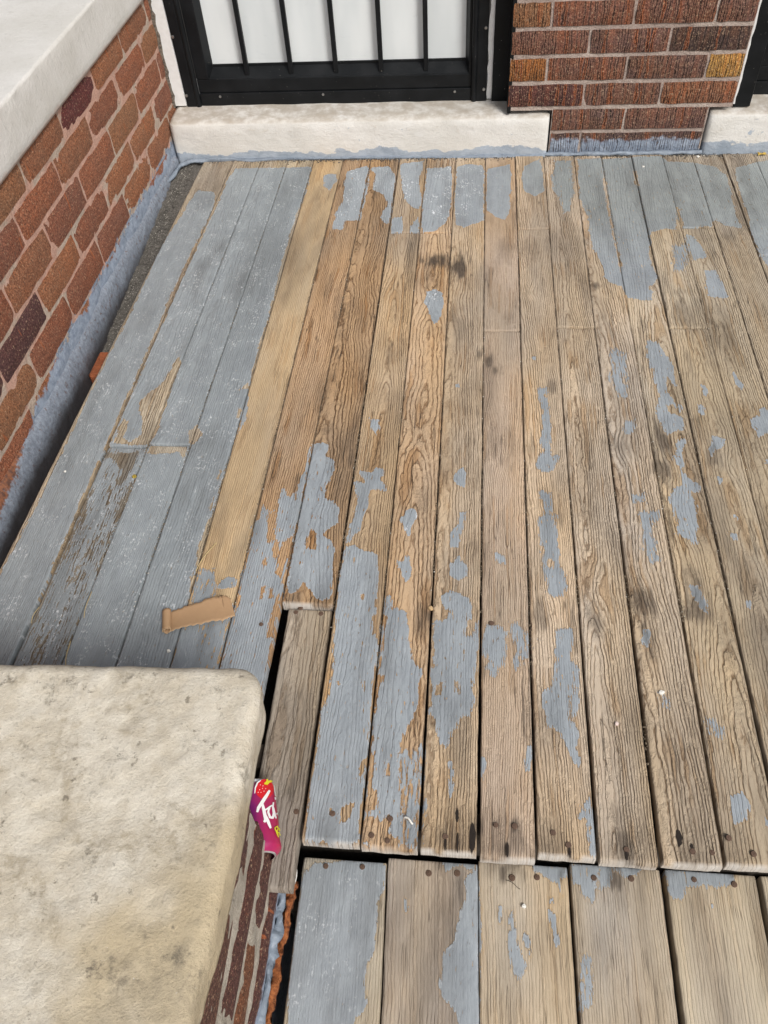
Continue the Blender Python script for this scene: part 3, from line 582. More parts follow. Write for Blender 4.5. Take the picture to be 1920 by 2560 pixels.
    one = np.ones((len(P), 1)); attr(me, 'tint', ext(np.concatenate([np.clip(TT, 0, 1), one], 1)), 'FLOAT_COLOR'); attr(me, 'paintcol', ext(np.concatenate([np.clip(pc, 0, 1), one], 1)), 'FLOAT_COLOR')
    return o

floor_root = empty('porch_floor', (0, 1.3, 0), kind='structure')
GAPT = {0: .001, 1: .0022, 2: .0008, 3: .0008, 4: .0016, 5: .0014, 6: .0012, 7: .0030}
GAPB = {1: .0060, 2: .0035, 3: .0035, 4: .003, 5: .0035, 6: .004, 7: .0060, 8: .0035, 9: .0045, 10: .0050, 11: .0040, 12: .0050, 13: .0065, 14: .0050, 15: .0045}
def gap(i, y):
    t = np.clip((1.45-y)/1.05, 0, 1)**1.3; return (GAPT.get(i, .0012)*(1-t)+GAPB.get(i, .0035)*t)/2
JOINT = {1: ['A4', 200, 978], 2: ['A4', 470, 966], 7: ['A2', 600, 525], 8: ['A2', 800, 523], 10: ['A5', 1230, 226], 11: ['A3', 135, 502], 12: ['A6', 400, 207], 15: ['A6', 1145, 212], 16: ['A3', 1200, 490], 20: ['F', 1900, 900], 18: ['F', 1880, 640]}
planks = {}
for i in range(25):
    xl = lambda y, i=i: seam(i, y)+gap(i, y); xr = lambda y, i=i: seam(i+1, y)-gap(i+1, y)
    if i == 0: xr = lambda y: seam(1, y)-gap(1, y)
    det = i < 20; zo = random.uniform(-.0012, .0012)
    yend = YE.get(i, .36)
    if i == 0: zo = .001
    if i == 6:
        yj = at(*px('A8', 800, 958))[1]
        planks[i] = board('plank', xl, xr, yj, YB, i, i+1, floor_root, zo, nose=True)
        xa = at(*px('B3', 265, 0), 2, -.012)[0]; xb = at(*px('B3', 70, 1089), 2, -.012); ya = at(*px('B3', 265, 0), 2, -.012)[1]
        kk = (xa-xb[0])/(ya-xb[1])
        xl6 = lambda y: xa+kk*(y-ya)
        planks['6b'] = board('plank', xl6, lambda y: seam(7, y)-.0035, .30, yj-.004, 6, 77, floor_root, 0, drop=.012, nose=False)
        continue
    if i in JOINT:
        yj = at(*px(*JOINT[i]))[1]
        planks[i] = board('plank', xl, xr, yend, yj-.0018, i, i+101, floor_root, zo, detail=det, nose=True)
        planks[str(i)+'t'] = board('plank', xl, xr, yj+.0022, YB, i, i+1, floor_root, zo+random.uniform(.0005, .0025), detail=det, nose=False)
    else:
        planks[i] = board('plank', xl, xr, yend, YB, i, i+1, floor_root, zo, detail=det, nose=True)

# lower boards
step_root = empty('lower_landing', (0, .1, LB), kind='structure')
E0 = [(751, 2186), (969, 2152), (1195, 2154), (1421, 2165), (1654, 2169), (1892, 2180), (2130, 2190), (2370, 2200), (2600, 2210)]
E1 = [(704, 2560), (951, 2560), (1198, 2560), (1447.5, 2560), (1704, 2560), (1962, 2560), (2220, 2560), (2480, 2560), (2730, 2560)]
LS = []
for a, b in zip(E0, E1):
    p = at(*a, 2, LB); q = at(*b, 2, LB); k = (p[0]-q[0])/(p[1]-q[1]); LS.append((p[0], k, p[1]))
GL = [.004, .0020, .0012, .0045, .008, .007, .004, .004, .004]
YT = [at(860, 2150, 2, LB)[1], at(1080, 2152, 2, LB)[1], at(1310, 2160, 2, LB)[1], at(1540, 2168, 2, LB)[1], at(1770, 2180, 2, LB)[1]]+[at(1900, 2190, 2, LB)[1]]*3
lows = []
for i in range(8):
    a, b = LS[i], LS[i+1]
    lows.append(board('board', lambda y, a=a, i=i: a[0]+a[1]*(y-a[2])+GL[i]/2, lambda y, b=b, i=i: b[0]+b[1]*(y-b[2])-GL[i+1]/2, -.42, YT[i]+random.uniform(-.001, .001), i, 200+i, step_root, LB+random.uniform(-.0015, .0015), th=.028, lower=True, nose=False, plane=LB))

# nails, each a part of the board it holds
def nail(c, x, y, parent, z, r=.0042):
    p = at(*px(c, x, y), 2, z); bm = bmesh.new()
    r *= random.uniform(.88, 1.12); bmesh.ops.create_cone(bm, cap_ends=True, segments=12, radius1=r, radius2=r*.8, depth=.0016)
    for v in bm.verts: v.co += Vector((p[0], p[1], z+.0006))
    t = bmesh.ops.create_cone(bm, cap_ends=True, segments=6, radius1=r*.35, radius2=r*.3, depth=.0008)['verts']
    for v in t: v.co += Vector((p[0], p[1], z+.0014))
    return bmobj('nail', bm, RUST, parent)
for c, x, y, k in (('B6', 75, 540, 8), ('B6', 195, 432, 8), ('B6', 178, 575, 8), ('B6', 552, 547, 9), ('B6', 880, 473, 10), ('B6', 1002, 480, 10), ('B6', 1350, 602, 11), ('B7', 741, 632, 12), ('B7', 1170, 645, 13), ('B7', 1297, 652, 13),
                   ('B7', 1404, 556, 14), ('B7', 1566, 660, 14), ('B7', 265, 522, 11), ('A8', 725, 1012, '6b'), ('A8', 888, 1022, '6b'), ('B3', 1578, 98, 10), ('B5', 832, 475, '6b'), ('B5', 1120, 490, 7), ('B3', 85, 105, 5), ('B3', 340, 0, '6b')):
    nail(c, x, y, planks[k], -.012 if k == '6b' else .0008)
for c, x, y, k in (('B6', 445, 785, 1), ('B6', 630, 785, 1), ('B6', 985, 815, 2), ('B6', 1147, 812, 2), ('B7', 530, 815, 3), ('B7', 772, 820, 3), ('B7', 1180, 826, 4), ('B7', 1440, 857, 4), ('B8', 815, 65, 0), ('B8', 1052, 70, 0)):
    nail(c, x, y, lows[k], LB+.0005, .0046)
def pit(c, x, y, rx, ry, parent, z=.0):      # rot hole: a dark sunken cup
    p = at(*px(c, x, y), 2, z); q = at(*px(c, x+rx, y), 2, z); s = at(*px(c, x, y+ry), 2, z); a = abs(q[0]-p[0]); b = abs(s[1]-p[1]); n_ = 18
    v = [(p[0], p[1], z+.0022)]+[(p[0]+a*math.cos(t)*(1+.25*random.uniform(-1, 1)), p[1]+b*math.sin(t)*(1+.2*random.uniform(-1, 1)), z+.0019) for t in np.linspace(0, 2*math.pi, n_, endpoint=False)]
    return mobj('rot_hole', v, [(0, 1+k, 1+(k+1) % n_) for k in range(n_)], DARKHOLE, parent)
pit('B6', 630, 415, 11, 42, planks[9]); pit('B7', 1080, 555, 20, 62, planks[13]); pit('B7', 1163, 615, 10, 18, planks[13]); pit('B7', 1392, 548, 12, 14, planks[14]); pit('B7', 1562, 652, 10, 15, planks[14]); pit('B6', 730, 560, 22, 95, planks[9])
pit('B6', 632, 590, 7, 60, planks[9]); pit('B6', 955, 640, 10, 50, planks[10]); pit('B7', 742, 670, 9, 38, planks[12]); pit('B6', 1357, 650, 6, 46, planks[11]); pit('B6', 552, 600, 6, 40, planks[9])

# what lies under the boards
ground = mobj('ground', [(-60, -60, -.62), (60, -60, -.62), (60, 60, -.62), (-60, 60, -.62)], [(0, 1, 2, 3)], SOIL); tag(ground, kind='structure')
fr = empty('floor_framing', (0, 1.2, -.05), kind='structure')
for y in (.47, .88, 1.29, 1.70, 2.11): box('joist', -.818, 1.5, y, y+.04, -.20, -.0235, JOIST, fr)
box('joist', -.24, 1.5, .395, .425, -.24, -.024, JOIST, fr)
for y in (.30, -.1, -.38): box('joist', -.24, 1.7, y, y+.04, -.30, LB-.030, JOIST, fr)
box('joist', -.06, -.02, .43, .47, -.6, -.024, JOIST, fr)

# ---------------------------------------------------------------- brickwork
def brick(parent, a0, a1, z0, z1, face, axis, sign, mat, colr, depth=.09, proud=0., jit=.0016):
    """brick with an uneven outline; axis 0: face looks to -Y, axis 1: face looks to +X"""
    na, nz = 7, 4; rj = np.random.RandomState(random.randint(0, 1 << 30)); v = []; f = []
    for lay in (0, 1):
        for j in range(nz):
            for i in range(na):
                s, t = i/(na-1), j/(nz-1); a = a0+(a1-a0)*s; z = z0+(z1-z0)*t; e = min(i, na-1-i) == 0; g = min(j, nz-1-j) == 0
                if lay == 0:
                    d = proud+rj.uniform(-.0006, .0006)-(.0026 if (e or g) else 0)-(.0015 if (e and g) else 0)
                    a += rj.uniform(-jit, jit)*(1 if e else .3); z += rj.uniform(-jit, jit)*(1 if g else .3)
                else: d = -depth
                v.append((a, face-d, z) if axis == 0 else (face+d, a, z))
    q = lambda l, i, j: l*na*nz+j*na+i
    for j in range(nz-1):
        for i in range(na-1): f.append((q(0, i, j), q(0, i+1, j), q(0, i+1, j+1), q(0, i, j+1)))
    for i in range(na-1):
        f.append((q(0, i+1, 0), q(0, i, 0), q(1, i, 0), q(1, i+1, 0))); f.append((q(0, i, nz-1), q(0, i+1, nz-1), q(1, i+1, nz-1), q(1, i, nz-1)))
    for j in range(nz-1):
        f.append((q(0, 0, j), q(0, 0, j+1), q(1, 0, j+1), q(1, 0, j))); f.append((q(0, na-1, j+1), q(0, na-1, j), q(1, na-1, j), q(1, na-1, j+1)))
    o = mobj('brick', v, f, mat, parent); o.color = (*colr, 1); return o
def rough_sheet(name, a0, a1, z0, z1, face, axis, mat, parent, step=.008, amp=.0025, seed=3):
    na = max(2, int((a1-a0)/step)); nz = max(2, int((z1-z0)/step)); A_, Z_ = np.meshgrid(np.linspace(a0, a1, na), np.linspace(z0, z1, nz))
    d = amp*fbm(A_*60, Z_*60, seed, 3)
    V_ = np.stack([A_, face-d, Z_], -1) if axis == 0 else np.stack([face+d, A_, Z_], -1)
    g = np.arange(na*nz).reshape(nz, na); f = np.stack([g[:-1, :-1], g[:-1, 1:], g[1:, 1:], g[1:, :-1]], -1).reshape(-1, 4)
    return mobj(name, V_.reshape(-1, 3), f, mat, parent, True)

FACE = 2.340; CO = .067; J = .011
PALB = [(.20, .10, .075), (.25, .12, .075), (.18, .10, .085), (.23, .11, .07), (.27, .135, .075), (.17, .10, .085)]
wall = empty('brick_wall', (.39, FACE, 0), label='dark red wire-cut brick wall between the two black doors', cat='wall')
bw0, bw1, bn0, bn1 = .086, .692, .212, .630
HJ = {0: [1450], 1: [1562], 2: [1460, 1652], 3: [1368, 1567, 1767], 4: [1475, 1675], 5: [1381, 1588, 1794]}
SPEC = {(3, 0): (.30, .13, .045), (3, 3): (.42, .25, .085), (5, 0): (.27, .14, .075), (4, 2): (.09, .06, .055), (2, 0): (.12, .055, .05), (0, 0): (.12, .075, .07), (0, 1): (.12, .075, .07)}
for r in range(32):
    z0 = CO*r+.004; z1 = CO*(r+1)-J+.004; lo, hi = (bn0, bn1) if r < 2 else (bw0, bw1)
    js = HJ.get(r)
    if js is None: js = [HJ[4], HJ[5]][r % 2]; xs = [at(q, 100 if r % 2 == 0 else 30, 1, FACE)[0] for q in js]
    else: xs = [at(q, {0: 355, 1: 295, 2: 235, 3: 170, 4: 100, 5: 30}[r], 1, FACE)[0] for q in js]
    e = [lo]+xs+[hi]
    for k in range(len(e)-1):
        a0 = e[k]+(J/2-.002 if k else 0); a1 = e[k+1]-(J/2-.002 if k < len(e)-2 else 0)
        brick(wall, a0, a1, z0, z1, FACE, 0, 1, BRICK_B, SPEC.get((r, k), random.choice(PALB)), jit=.0012)
rough_sheet('mortar', bn0-.003, bn1+.004, -.03, CO*2+.003, FACE+.0055, 0, MORT_B, wall)
rough_sheet('mortar', bw0-.001, bw1+.002, CO*2-.008, CO*32, FACE+.0048, 0, MORT_B, wall, .012)
# mortar bead along the foot of the wall, painted over
def bead(name, pts, rad, mat, parent, amp=.35, seed=1, n_=8):
    v = []; f = []; pts = np.array(pts, float); m_ = 60; tt = np.linspace(0, len(pts)-1, m_)
    C_ = np.stack([np.interp(tt, np.arange(len(pts)), pts[:, k]) for k in range(3)], -1)
    for i in range(m_):
        t = C_[min(i+1, m_-1)]-C_[max(i-1, 0)]; t /= np.linalg.norm(t); n1 = np.cross(t, [0, 0, 1]); n1 /= np.linalg.norm(n1)+1e-9; n2 = np.cross(n1, t)
        for k in range(n_):
            a = 2*math.pi*k/n_; rr = rad*(1+amp*2*float(fbm(np.array([i*.35+k*.8]), np.array([k*.9]), seed, 2)[0]))
            v.append(C_[i]+n1*math.cos(a)*rr+n2*math.sin(a)*rr)
    for i in range(m_-1):
        for k in range(n_): f.append((i*n_+k, i*n_+(k+1) % n_, (i+1)*n_+(k+1) % n_, (i+1)*n_+k))
    return mobj(name, v, f, mat, parent, True)
bead('caulk', [(.20, FACE-.002, .002), (.40, FACE-.003, .003), (.64, FACE-.002, .002)], .006, BLUEP, wall, .6)

# left parapet wall
XW = -.905
PALL = [(.29, .115, .065), (.31, .135, .07), (.25, .10, .06), (.28, .125, .07), (.29, .14, .075), (.24, .10, .065)]
par = empty('parapet_wall', (XW, 1.2, 0), label='low red brick porch wall on the left under the pale stone coping', cat='wall')
rows = [(-.170, -.105), (-.093, -.026), (-.014, .049), (.061, .124), (.137, .197), (.211, .275), (.289, .348), (.362, .418)]
HEADS = {7: 2.393, 6: 2.296, 5: 2.386, 4: 2.267, 3: 2.36, 2: 2.30, 1: 2.20, 0: 2.30}
for r, (z0, z1) in enumerate(rows):
    h = HEADS[r]; ys = [2.465]
    while h > -.35: ys.append(h); h -= .2235+random.uniform(-.004, .004)
    for k in range(len(ys)-1):
        c_ = random.choice(PALL)
        if r == 7 and k == 3: c_ = (.13, .035, .035)
        if r == 4 and k in (5, 6): c_ = (.10, .045, .045)
        brick(par, ys[k+1]+.0045, ys[k]-.0045, z0-.0015, z1+.0015, XW, 1, 1, BRICK_L, c_, proud=random.uniform(-.0004, .0015), jit=.0020)
rough_sheet('mortar', -.40, 2.47, -.30, .425, XW-.0030, 1, MORT_L, par, .007, .0022, 9)
def coping(name, x0, x1, y0, y1, z0, z1, parent, mat=COPE, rad=.007):
    ny = 260; prof = [(x0, z1), (x0+.05, z1)]+[(x, z1+0) for x in np.linspace(x0+.1, x1-.03, 5)]
    prof += [(x1-rad+rad*math.sin(a), z1-rad+rad*math.cos(a)) for a in np.linspace(0, math.pi/2, 7)]
    prof += [(x1, z) for z in np.linspace(z1-.03, z0+.008, 5)]+[(x1-.004, z0), (x0, z0)]
    prof = np.array(prof); ys = np.linspace(y0, y1, ny); v = []; f = []; m_ = len(prof)
    for y in ys:
        for k, (x, z) in enumerate(prof):
            nn = float(vnoise(np.array([y*28+k*.3]), np.array([z*40.]), 8)[0])*.0012*(1 if 6 < k < 17 else .15)+float(vnoise(np.array([y*5.]), np.array([k*.2]), 9)[0])*.0015
            v.append((x+nn, y, z+nn*.5))
    for i in range(ny-1):
        for k in range(m_): f.append((i*m_+k, i*m_+(k+1) % m_, (i+1)*m_+(k+1) % m_, (i+1)*m_+k))
    f.append(tuple(range(m_))); f.append(tuple((ny-1)*m_+k for k in range(m_-1, -1, -1)))
    return mobj(name, v, f, mat, parent, True)
coping('coping', -1.95, -.893, -.40, 2.455, .4215, .526, par)
box('mortar', -1.9, XW-.02, -.39, 2.46, -.6, .4205, MORT_L, par, 0)
# painted foot of the wall and the rubble ledge beside the floor
def parging():
    ny, y0, y1 = 420, -.35, 2.333; ys = np.linspace(y0, y1, ny); v = []; f = []
    prof = [(.0, .022), (.2, .014), (.5, .004), (.8, -.010), (1.0, -.026), (1.1, -.045), (1.0, -.065), (.9, -.090), (.7, -.13), (.6, -.24)]; m_ = len(prof)
    Y_ = np.repeat(ys, m_); kx = np.tile(np.array([p[0] for p in prof]), ny); kz = np.tile(np.array([p[1] for p in prof]), ny)
    out = .007+.006*np.clip((1.5-Y_)/.6, 0, 1)
    X_ = XW-.003+.0048*(kz < .021)+kx*out+.0035*fbm(Y_*26, kz*40, 91, 3)*np.clip(kx*3+.25, 0, 1)+.0012*fbm(Y_*110, kz*12, 93, 3)*np.clip(kx*2, 0, 1)
    V_ = np.stack([X_, Y_, kz+.012*fbm(Y_*5, kz*0, 94, 3)], -1); g = np.arange(ny*m_).reshape(ny, m_)
    f = np.stack([g[:-1, :-1], g[1:, :-1], g[1:, 1:], g[:-1, 1:]], -1).reshape(-1, 4)
    n = N('painted_parging'); P = n.pos(); x, y, z = n.sep(P)
    a = n.noise(n.mul(P, (12, 12, 16)), 1., 5, .7); b = n.noise(n.mul(P, (150, 130, 110)), 1., 5, .7); d = n.noise(n.mul(P, (90, 90, 90)), 1., 4, .7)
    c = n.mix(n.ramp(b, .35, .65), (.17, .19, .23), (.26, .295, .345)); c = n.mix(n.ramp(d, .56, .66, 0, .7), c, (.12, .065, .05))
    lim = n.math('ADD', n.ramp(y, .92, 1.40, -.012, .060, False), n.math('ADD', n.math('MULTIPLY', n.math('SUBTRACT', a, .5), .10), n.math('MULTIPLY', n.math('SUBTRACT', b, .5), .05)))
    c = n.mix(n.ramp(n.math('SUBTRACT', z, lim), -.004, .010), c, n.mix(n.ramp(d, .42, .6), (.25, .10, .05), (.11, .055, .04)))
    c = n.mix(n.ramp(n.math('ADD', z, n.math('MULTIPLY', a, .05)), .020, -.030, 0, .92), c, (.035, .030, .030))  # darker towards the bottom: dirt plus the gap's shade put into the colour
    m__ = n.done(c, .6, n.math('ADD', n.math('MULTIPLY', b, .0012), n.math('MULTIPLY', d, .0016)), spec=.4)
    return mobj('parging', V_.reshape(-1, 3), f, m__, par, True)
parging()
ys_ = np.linspace(1.50, 2.333, 90); xs_ = np.linspace(XW+.001, -.824, 12); Xg, Yg = np.meshgrid(xs_, ys_)
Zg = np.interp(Yg, [1.50, 1.60, 1.95, 2.20, 2.333], [-.070, -.056, -.034, -.016, -.007])+.007*fbm(Xg*60, Yg*40, 102, 4); g_ = np.arange(90*12).reshape(90, 12)
mobj('rubble_ledge', np.stack([Xg, Yg, Zg], -1).reshape(-1, 3), np.stack([g_[:-1, :-1], g_[:-1, 1:], g_[1:, 1:], g_[1:, :-1]], -1).reshape(-1, 4), DIRT, par, True)
def ledge_z(y): return float(np.interp(y, [1.50, 1.60, 1.95, 2.20, 2.333], [-.070, -.056, -.034, -.016, -.007]))+.002
box('brick_chunk', XW+.012, -.846, 1.40, 1.49, -.13, -.050, flat('orange_brick_chunk', (.30, .085, .03), .9, .3, 90, .004), par, .006)
box('footing', XW+.002, -.862, -.35, 1.39, -.30, -.125, flat('red_brick_footing', (.13, .04, .022), .9, .3, 60, .004), par, .004)

# ---------------------------------------------------------------- stone sills
def sill(name, x0, x1, label, bow=0.):
    nx, SY = 120, FACE-.006; prof = [(SY+.002, -.03), (SY, -.012), (SY, .02), (SY, .05), (SY+.001, .085), (SY+.001, .103), (SY+.004, .1095), (SY+.012, .1135), (SY+.04, .1155), (SY+.14, .118), (SY+.30, .120)]
    prof = np.array(prof); m_ = len(prof); xs = np.linspace(x0, x1, nx); v = []; f = []
    for i, x in enumerate(xs):
        en = min(i, nx-1-i)
        for k, (y, z) in enumerate(prof):
            q = .0035*float(fbm(np.array([x*22+k]), np.array([z*30.]), 12, 3)[0])+(.004 if en == 0 else (.001 if en == 1 else 0))
            v.append((x, y+q, z-(.002 if en == 0 and k > 5 else 0)+.0025*float(fbm(np.array([x*18]), np.array([k*.7]), 14, 2)[0])*(k > 4)))
    for i in range(nx-1):
        for k in range(m_-1): f.append((i*m_+k, (i+1)*m_+k, (i+1)*m_+k+1, i*m_+k+1))
    e0 = len(v); v += [(x0, FACE+.30, -.03), (x1, FACE+.30, -.03)]
    f.append(tuple([k for k in range(m_)]+[e0])); f.append(tuple([(nx-1)*m_+k for k in range(m_-1, -1, -1)]+[e0+1]))
    o = mobj(name, v, f, SILL, None, True); tag(o, label, 'sill', 'stone sills under the doors'); return o
sill('stone_sill', -.90, .203, 'long whitewashed stone sill with blue-grey paint along its foot, under the barred door')
sill('stone_sill', .640, 1.70, 'short visible end of the white stone sill right of the brick wall')
# painted caulk blob in the left corner
cb = bead('caulk_ridge', [(-.905, 2.20, -.005), (-.885, 2.30, .004), (-.84, 2.326, .006), (-.70, 2.331, .002), (-.45, 2.332, .001), (-.1, 2.332, .0), (.20, 2.332, .0)], .0055, BLUEP, None, .9, 21); tag(cb, 'lumpy blue-grey painted caulk ridge in the corner where the left wall, sill and floor meet', 'caulk')

# ---------------------------------------------------------------- doors
GLASS = N('door_glass')
tr = GLASS.t.nodes.new('ShaderNodeBsdfTransparent'); gl = GLASS.t.nodes.new('ShaderNodeBsdfGlossy'); gl.inputs['Roughness'].default_value = .05
fz = GLASS.t.nodes.new('ShaderNodeFresnel'); fz.inputs['IOR'].default_value = 1.5; mx = GLASS.t.nodes.new('ShaderNodeMixShader')
GLASS.t.links.new(fz.outputs[0], mx.inputs[0]); GLASS.t.links.new(tr.outputs[0], mx.inputs[1]); GLASS.t.links.new(gl.outputs[0], mx.inputs[2]); GLASS.t.links.new(mx.outputs[0], GLASS.out.inputs[0])
cn = N('white_inner_door'); cp_ = cn.pos(); ca = cn.noise(cn.mul(cp_, (9, 2, 2.5)), 1., 3, .5); cb2 = cn.noise(cn.mul(cp_, (30, 30, 60)), 1., 4, .6)
CURT = cn.done(cn.mix(cn.ramp(cb2, .6, .8, 0, .3), cn.mix(cn.ramp(ca, .35, .65), (.60, .635, .64), (.70, .73, .73)), (.50, .53, .54)), .7)
CURT.node_tree.nodes['Principled BSDF'].inputs['Coat Weight'].default_value = .5; CURT.node_tree.nodes['Principled BSDF'].inputs['Coat Roughness'].default_value = .08
FILM = CURT
YD = 2.462
def door(xa, label, full=True):
    d = empty('security_door', (xa+.445, YD, .105), label=label, cat='door', group='black doors in the back wall')
    xb = xa+.891; zb = .106; zt = 2.06
    # surround: tubular Z-bars screwed to the jambs
    for s, (p, q) in enumerate(((xa, xa+.030), (xb-.030, xb))):
        o = box('door_frame', p, q, YD-.030, YD+.004, zb-.010, zt, BLACK, d, .004, 2)
        xs = p+.005 if s == 0 else q-.008
        for k, z in enumerate(np.arange(.150, 2.0, .160)):
            bm = bmesh.new(); bmesh.ops.create_cone(bm, cap_ends=True, segments=12, radius1=.0048, radius2=.0035, depth=.003, matrix=Matrix.Translation((xs, YD-.031, z)) @ Matrix.Rotation(math.pi/2, 4, 'X'))
            bmobj('screw', bm, SCREW, o)
        bm = bmesh.new(); xc = q+.006 if s == 0 else p-.006
        bmesh.ops.create_cone(bm, cap_ends=True, segments=14, radius1=.008, radius2=.008, depth=zt-zb, matrix=Matrix.Translation((xc, YD-.026, (zt+zb)/2)))
        for f_ in bm.faces: f_.smooth = True
        bmobj('hinge_rod', bm, BLACK, d, False)
    box('door_frame', xa+.03, xb-.03, YD-.030, YD+.004, zt-.03, zt, BLACK, d, .004)
    la, lb = xa+.043, xb-.043
    # leaf: kick rail in two steps, stiles, top rail
    bm = bmesh.new(); box_bm(bm, la, lb, YD-.024, YD+.002, zb, .152, .0025, 2); bmobj('kick_plate', bm, BLACK, d)
    bm = bmesh.new(); box_bm(bm, la, lb, YD-.020, YD+.004, .1525, .190, .0025, 2); bmobj('bottom_rail', bm, BLACK, d)
    ga, gb = xa+.090, xb-.062
    def stile(p, q): bm = bmesh.new(); box_bm(bm, p, q, YD-.020, YD+.004, .1905, zt-.035, .0025, 2); bmobj('stile', bm, BLACK, d)
    stile(la, ga-.010); stile(gb+.010, lb)
    bm = bmesh.new(); box_bm(bm, la, lb, YD-.0205, YD+.004, zt-.10, zt-.034, .0025, 2); bmobj('top_rail', bm, BLACK, d)
    # sloping glazing bead round the pane
    v = []; y0, y1 = YD-.018, YD+.012
    for (p, q, r_, y) in ((ga-.010, gb+.010, .188, y0), (ga, gb, .212, y1)): v += [(p, y, r_), (q, y, r_), (q, y, zt-.10-(.012 if y == y1 else 0)), (p, y, zt-.10-(.012 if y == y1 else 0))]
    mobj('glazing_bead', v, [(0, 1, 5, 4), (1, 2, 6, 5), (2, 3, 7, 6), (3, 0, 4, 7)], BLACK, d)
    box('inner_rail', ga, gb, YD+.0125, YD+.018, .207, .219, BLACK, d, .001)
    bars = [xa-(-.866)+b for b in (-.672, -.541, -.409, -.278, -.149)] if full else [xa+.866+b for b in (-.672, -.541, -.409, -.278, -.149)]
    for b in bars: box('bar', b-.0065, b+.0065, YD-.010, YD+.003, .194, zt-.06, BLACK, d, .0015)
    for k, sx in enumerate((xa+.105, xa+.415, xa+.80)):
        bm = bmesh.new(); bmesh.ops.create_cone(bm, cap_ends=True, segments=10, radius1=.0042, radius2=.003, depth=.003, matrix=Matrix.Translation((sx, YD-.025, .143)) @ Matrix.Rotation(math.pi/2, 4, 'X')); bmobj('screw', bm, SCREW, d)
    mobj('glass_pane', [(ga, YD+.016, .214), (gb, YD+.016, .214), (gb, YD+.016, zt-.11), (ga, YD+.016, zt-.11)], [(0, 1, 2, 3)], FILM if full else GLASS.m, d)
    return d
dr = door(-.866, 'black security door with upright bars over a white-backed window, in the middle of the wall')
dr2 = door(.712, 'black storm door cut off by the right edge of the photo, beyond the brick wall', False)
CLR = flat('dark_storm_panel', (.012, .013, .016), .35, .1, 40)
for dd, xa, mt in ((dr2, .712, CLR),):
    ga, gb = xa+.07, xa+.85; nx = 60; xs = np.linspace(ga, gb, nx); v = [(x, YD+.022+.002*math.sin(x*33), z) for z in (.200, 2.0) for x in xs]
    mobj('inner_panel', v, [(i, i+1, nx+i+1, nx+i) for i in range(nx-1)], mt, dd, True)
wood_strip = box('threshold_strip', -.80, .02, YD-.004, YD+.03, .106-.004, .1055, flat('bare_threshold_wood', (.60, .45, .25), .7, .1, 60), dr, 0)
# casings
def trim(x0, x1, y, z0, z1, mat, parent, name, amp=.0018, seed=1):
    nz = 120; zs = np.linspace(z0, z1, nz); v = []; f = []
    for z in zs:
        a = amp*float(fbm(np.array([z*45.]), np.array([1.*seed]), seed, 3)[0]); b = amp*float(fbm(np.array([z*60.]), np.array([7.+seed]), seed+4, 3)[0])
        v += [(x0+a, y, z), (x1+b, y, z), (x1+b, y+.03, z), (x0+a, y+.03, z)]
    for i in range(nz-1):
        for k in range(4): f.append((i*4+k, i*4+(k+1) % 4, i*4+4+(k+1) % 4, i*4+4+k))
    f.append((0, 3, 2, 1)); f.append(tuple((nz-1)*4+k for k in range(4)))
    return mobj(name, v, f, mat, parent)
ct = empty('door_casing', (-.89, 2.44, .12), label='peeling white casing strip between the left brick wall and the barred door', cat='door trim', group='casings beside the doors')
trim(-.900, -.867, 2.430, .122, 2.10, WHITE, ct, 'casing_board', .001, 3); trim(-.912, -.899, 2.425, .118, 2.10, flat('crumbling_dark_sealant', (.07, .06, .05), .9, .4, 160, .006, dark=(3.5, 3.4, 3.2)), ct, 'sealant', .009, 6)
ct2 = empty('door_casing', (.06, 2.44, .12), label='black casing with a thin chipped white strip on the right of the barred door', cat='door trim', group='casings beside the doors')
trim(.0265, .042, 2.436, .122, 2.10, WHITE, ct2, 'casing_board', .005, 8); trim(.040, .088, 2.428, .118, 2.10, BLACK, ct2, 'casing_board', .0015, 11)
box('casing_board', .084, .094, FACE+.004, 2.47, .118, 2.10, BLACK, ct2, .001)
ct3 = empty('door_casing', (.70, 2.40, .12), label='thin white caulk strip beside the black storm door at the right edge', cat='door trim', group='casings beside the doors')
trim(.691, .7005, FACE+.012, .13, 2.10, WHITE, ct3, 'caulk', .004, 15); box('casing_board', .700, .745, FACE+.020, YD-.034, .118, 2.10, BLACK, ct3, .002)

# ---------------------------------------------------------------- front pier with its stone cap
pier = empty('brick_pier', (-.6, .0, -.1), label='brick pier in the front left corner with a thick mottled limestone cap', cat='pier')
XP, YP = -.250, .345
PALP = [(.115, .045, .032), (.15, .055, .035), (.10, .042, .035), (.17, .07, .035), (.12, .055, .04)]
prow = [(-.245, -.182), (-.168, -.110), (-.092, -.036), (-.018, .038), (.056, .111), (.131, .223)]
YP = at(*px('B5', 430, 340), 0, XP)[1]
for r, (z0, z1) in enumerate(prow):
    ys = [YP]; h = YP-(.105 if r % 2 else .215)
    while h > -.3: ys.append(h); h -= .222
    for k in range(len(ys)-1):
        c_ = random.choice(PALP)
        brick(pier, ys[k+1]+.006, ys[k]-(.006 if k else 0), z0, z1, XP, 1, 1, BRICK_P, c_, depth=.10, proud=random.uniform(-.002, .002), jit=.0035)
    xs = [XP-.001]; h = XP-(.215 if r % 2 else .105)
    while h > -1.1: xs.append(h); h -= .222
    for k in range(len(xs)-1):      # face towards the door
        o = brick(pier, xs[k+1]+.006, xs[k]-(.006 if k else .1035 if False else 0.002), z0, z1, -YP, 0, 1, BRICK_P, random.choice(PALP), depth=.08)
        for vv in o.data.vertices: pass
        o.location.y = -o.location.y-2*wloc(pier).y; o.scale.y = -1
rough_sheet('mortar', -.30, YP-.004, -.30, .225, XP-.0035, 1, MORT_P, pier, .008, .004, 31)
box('core', -1.05, XP-.012, -.32, YP-.010, -.60, .200, MORT_P, pier, 0)
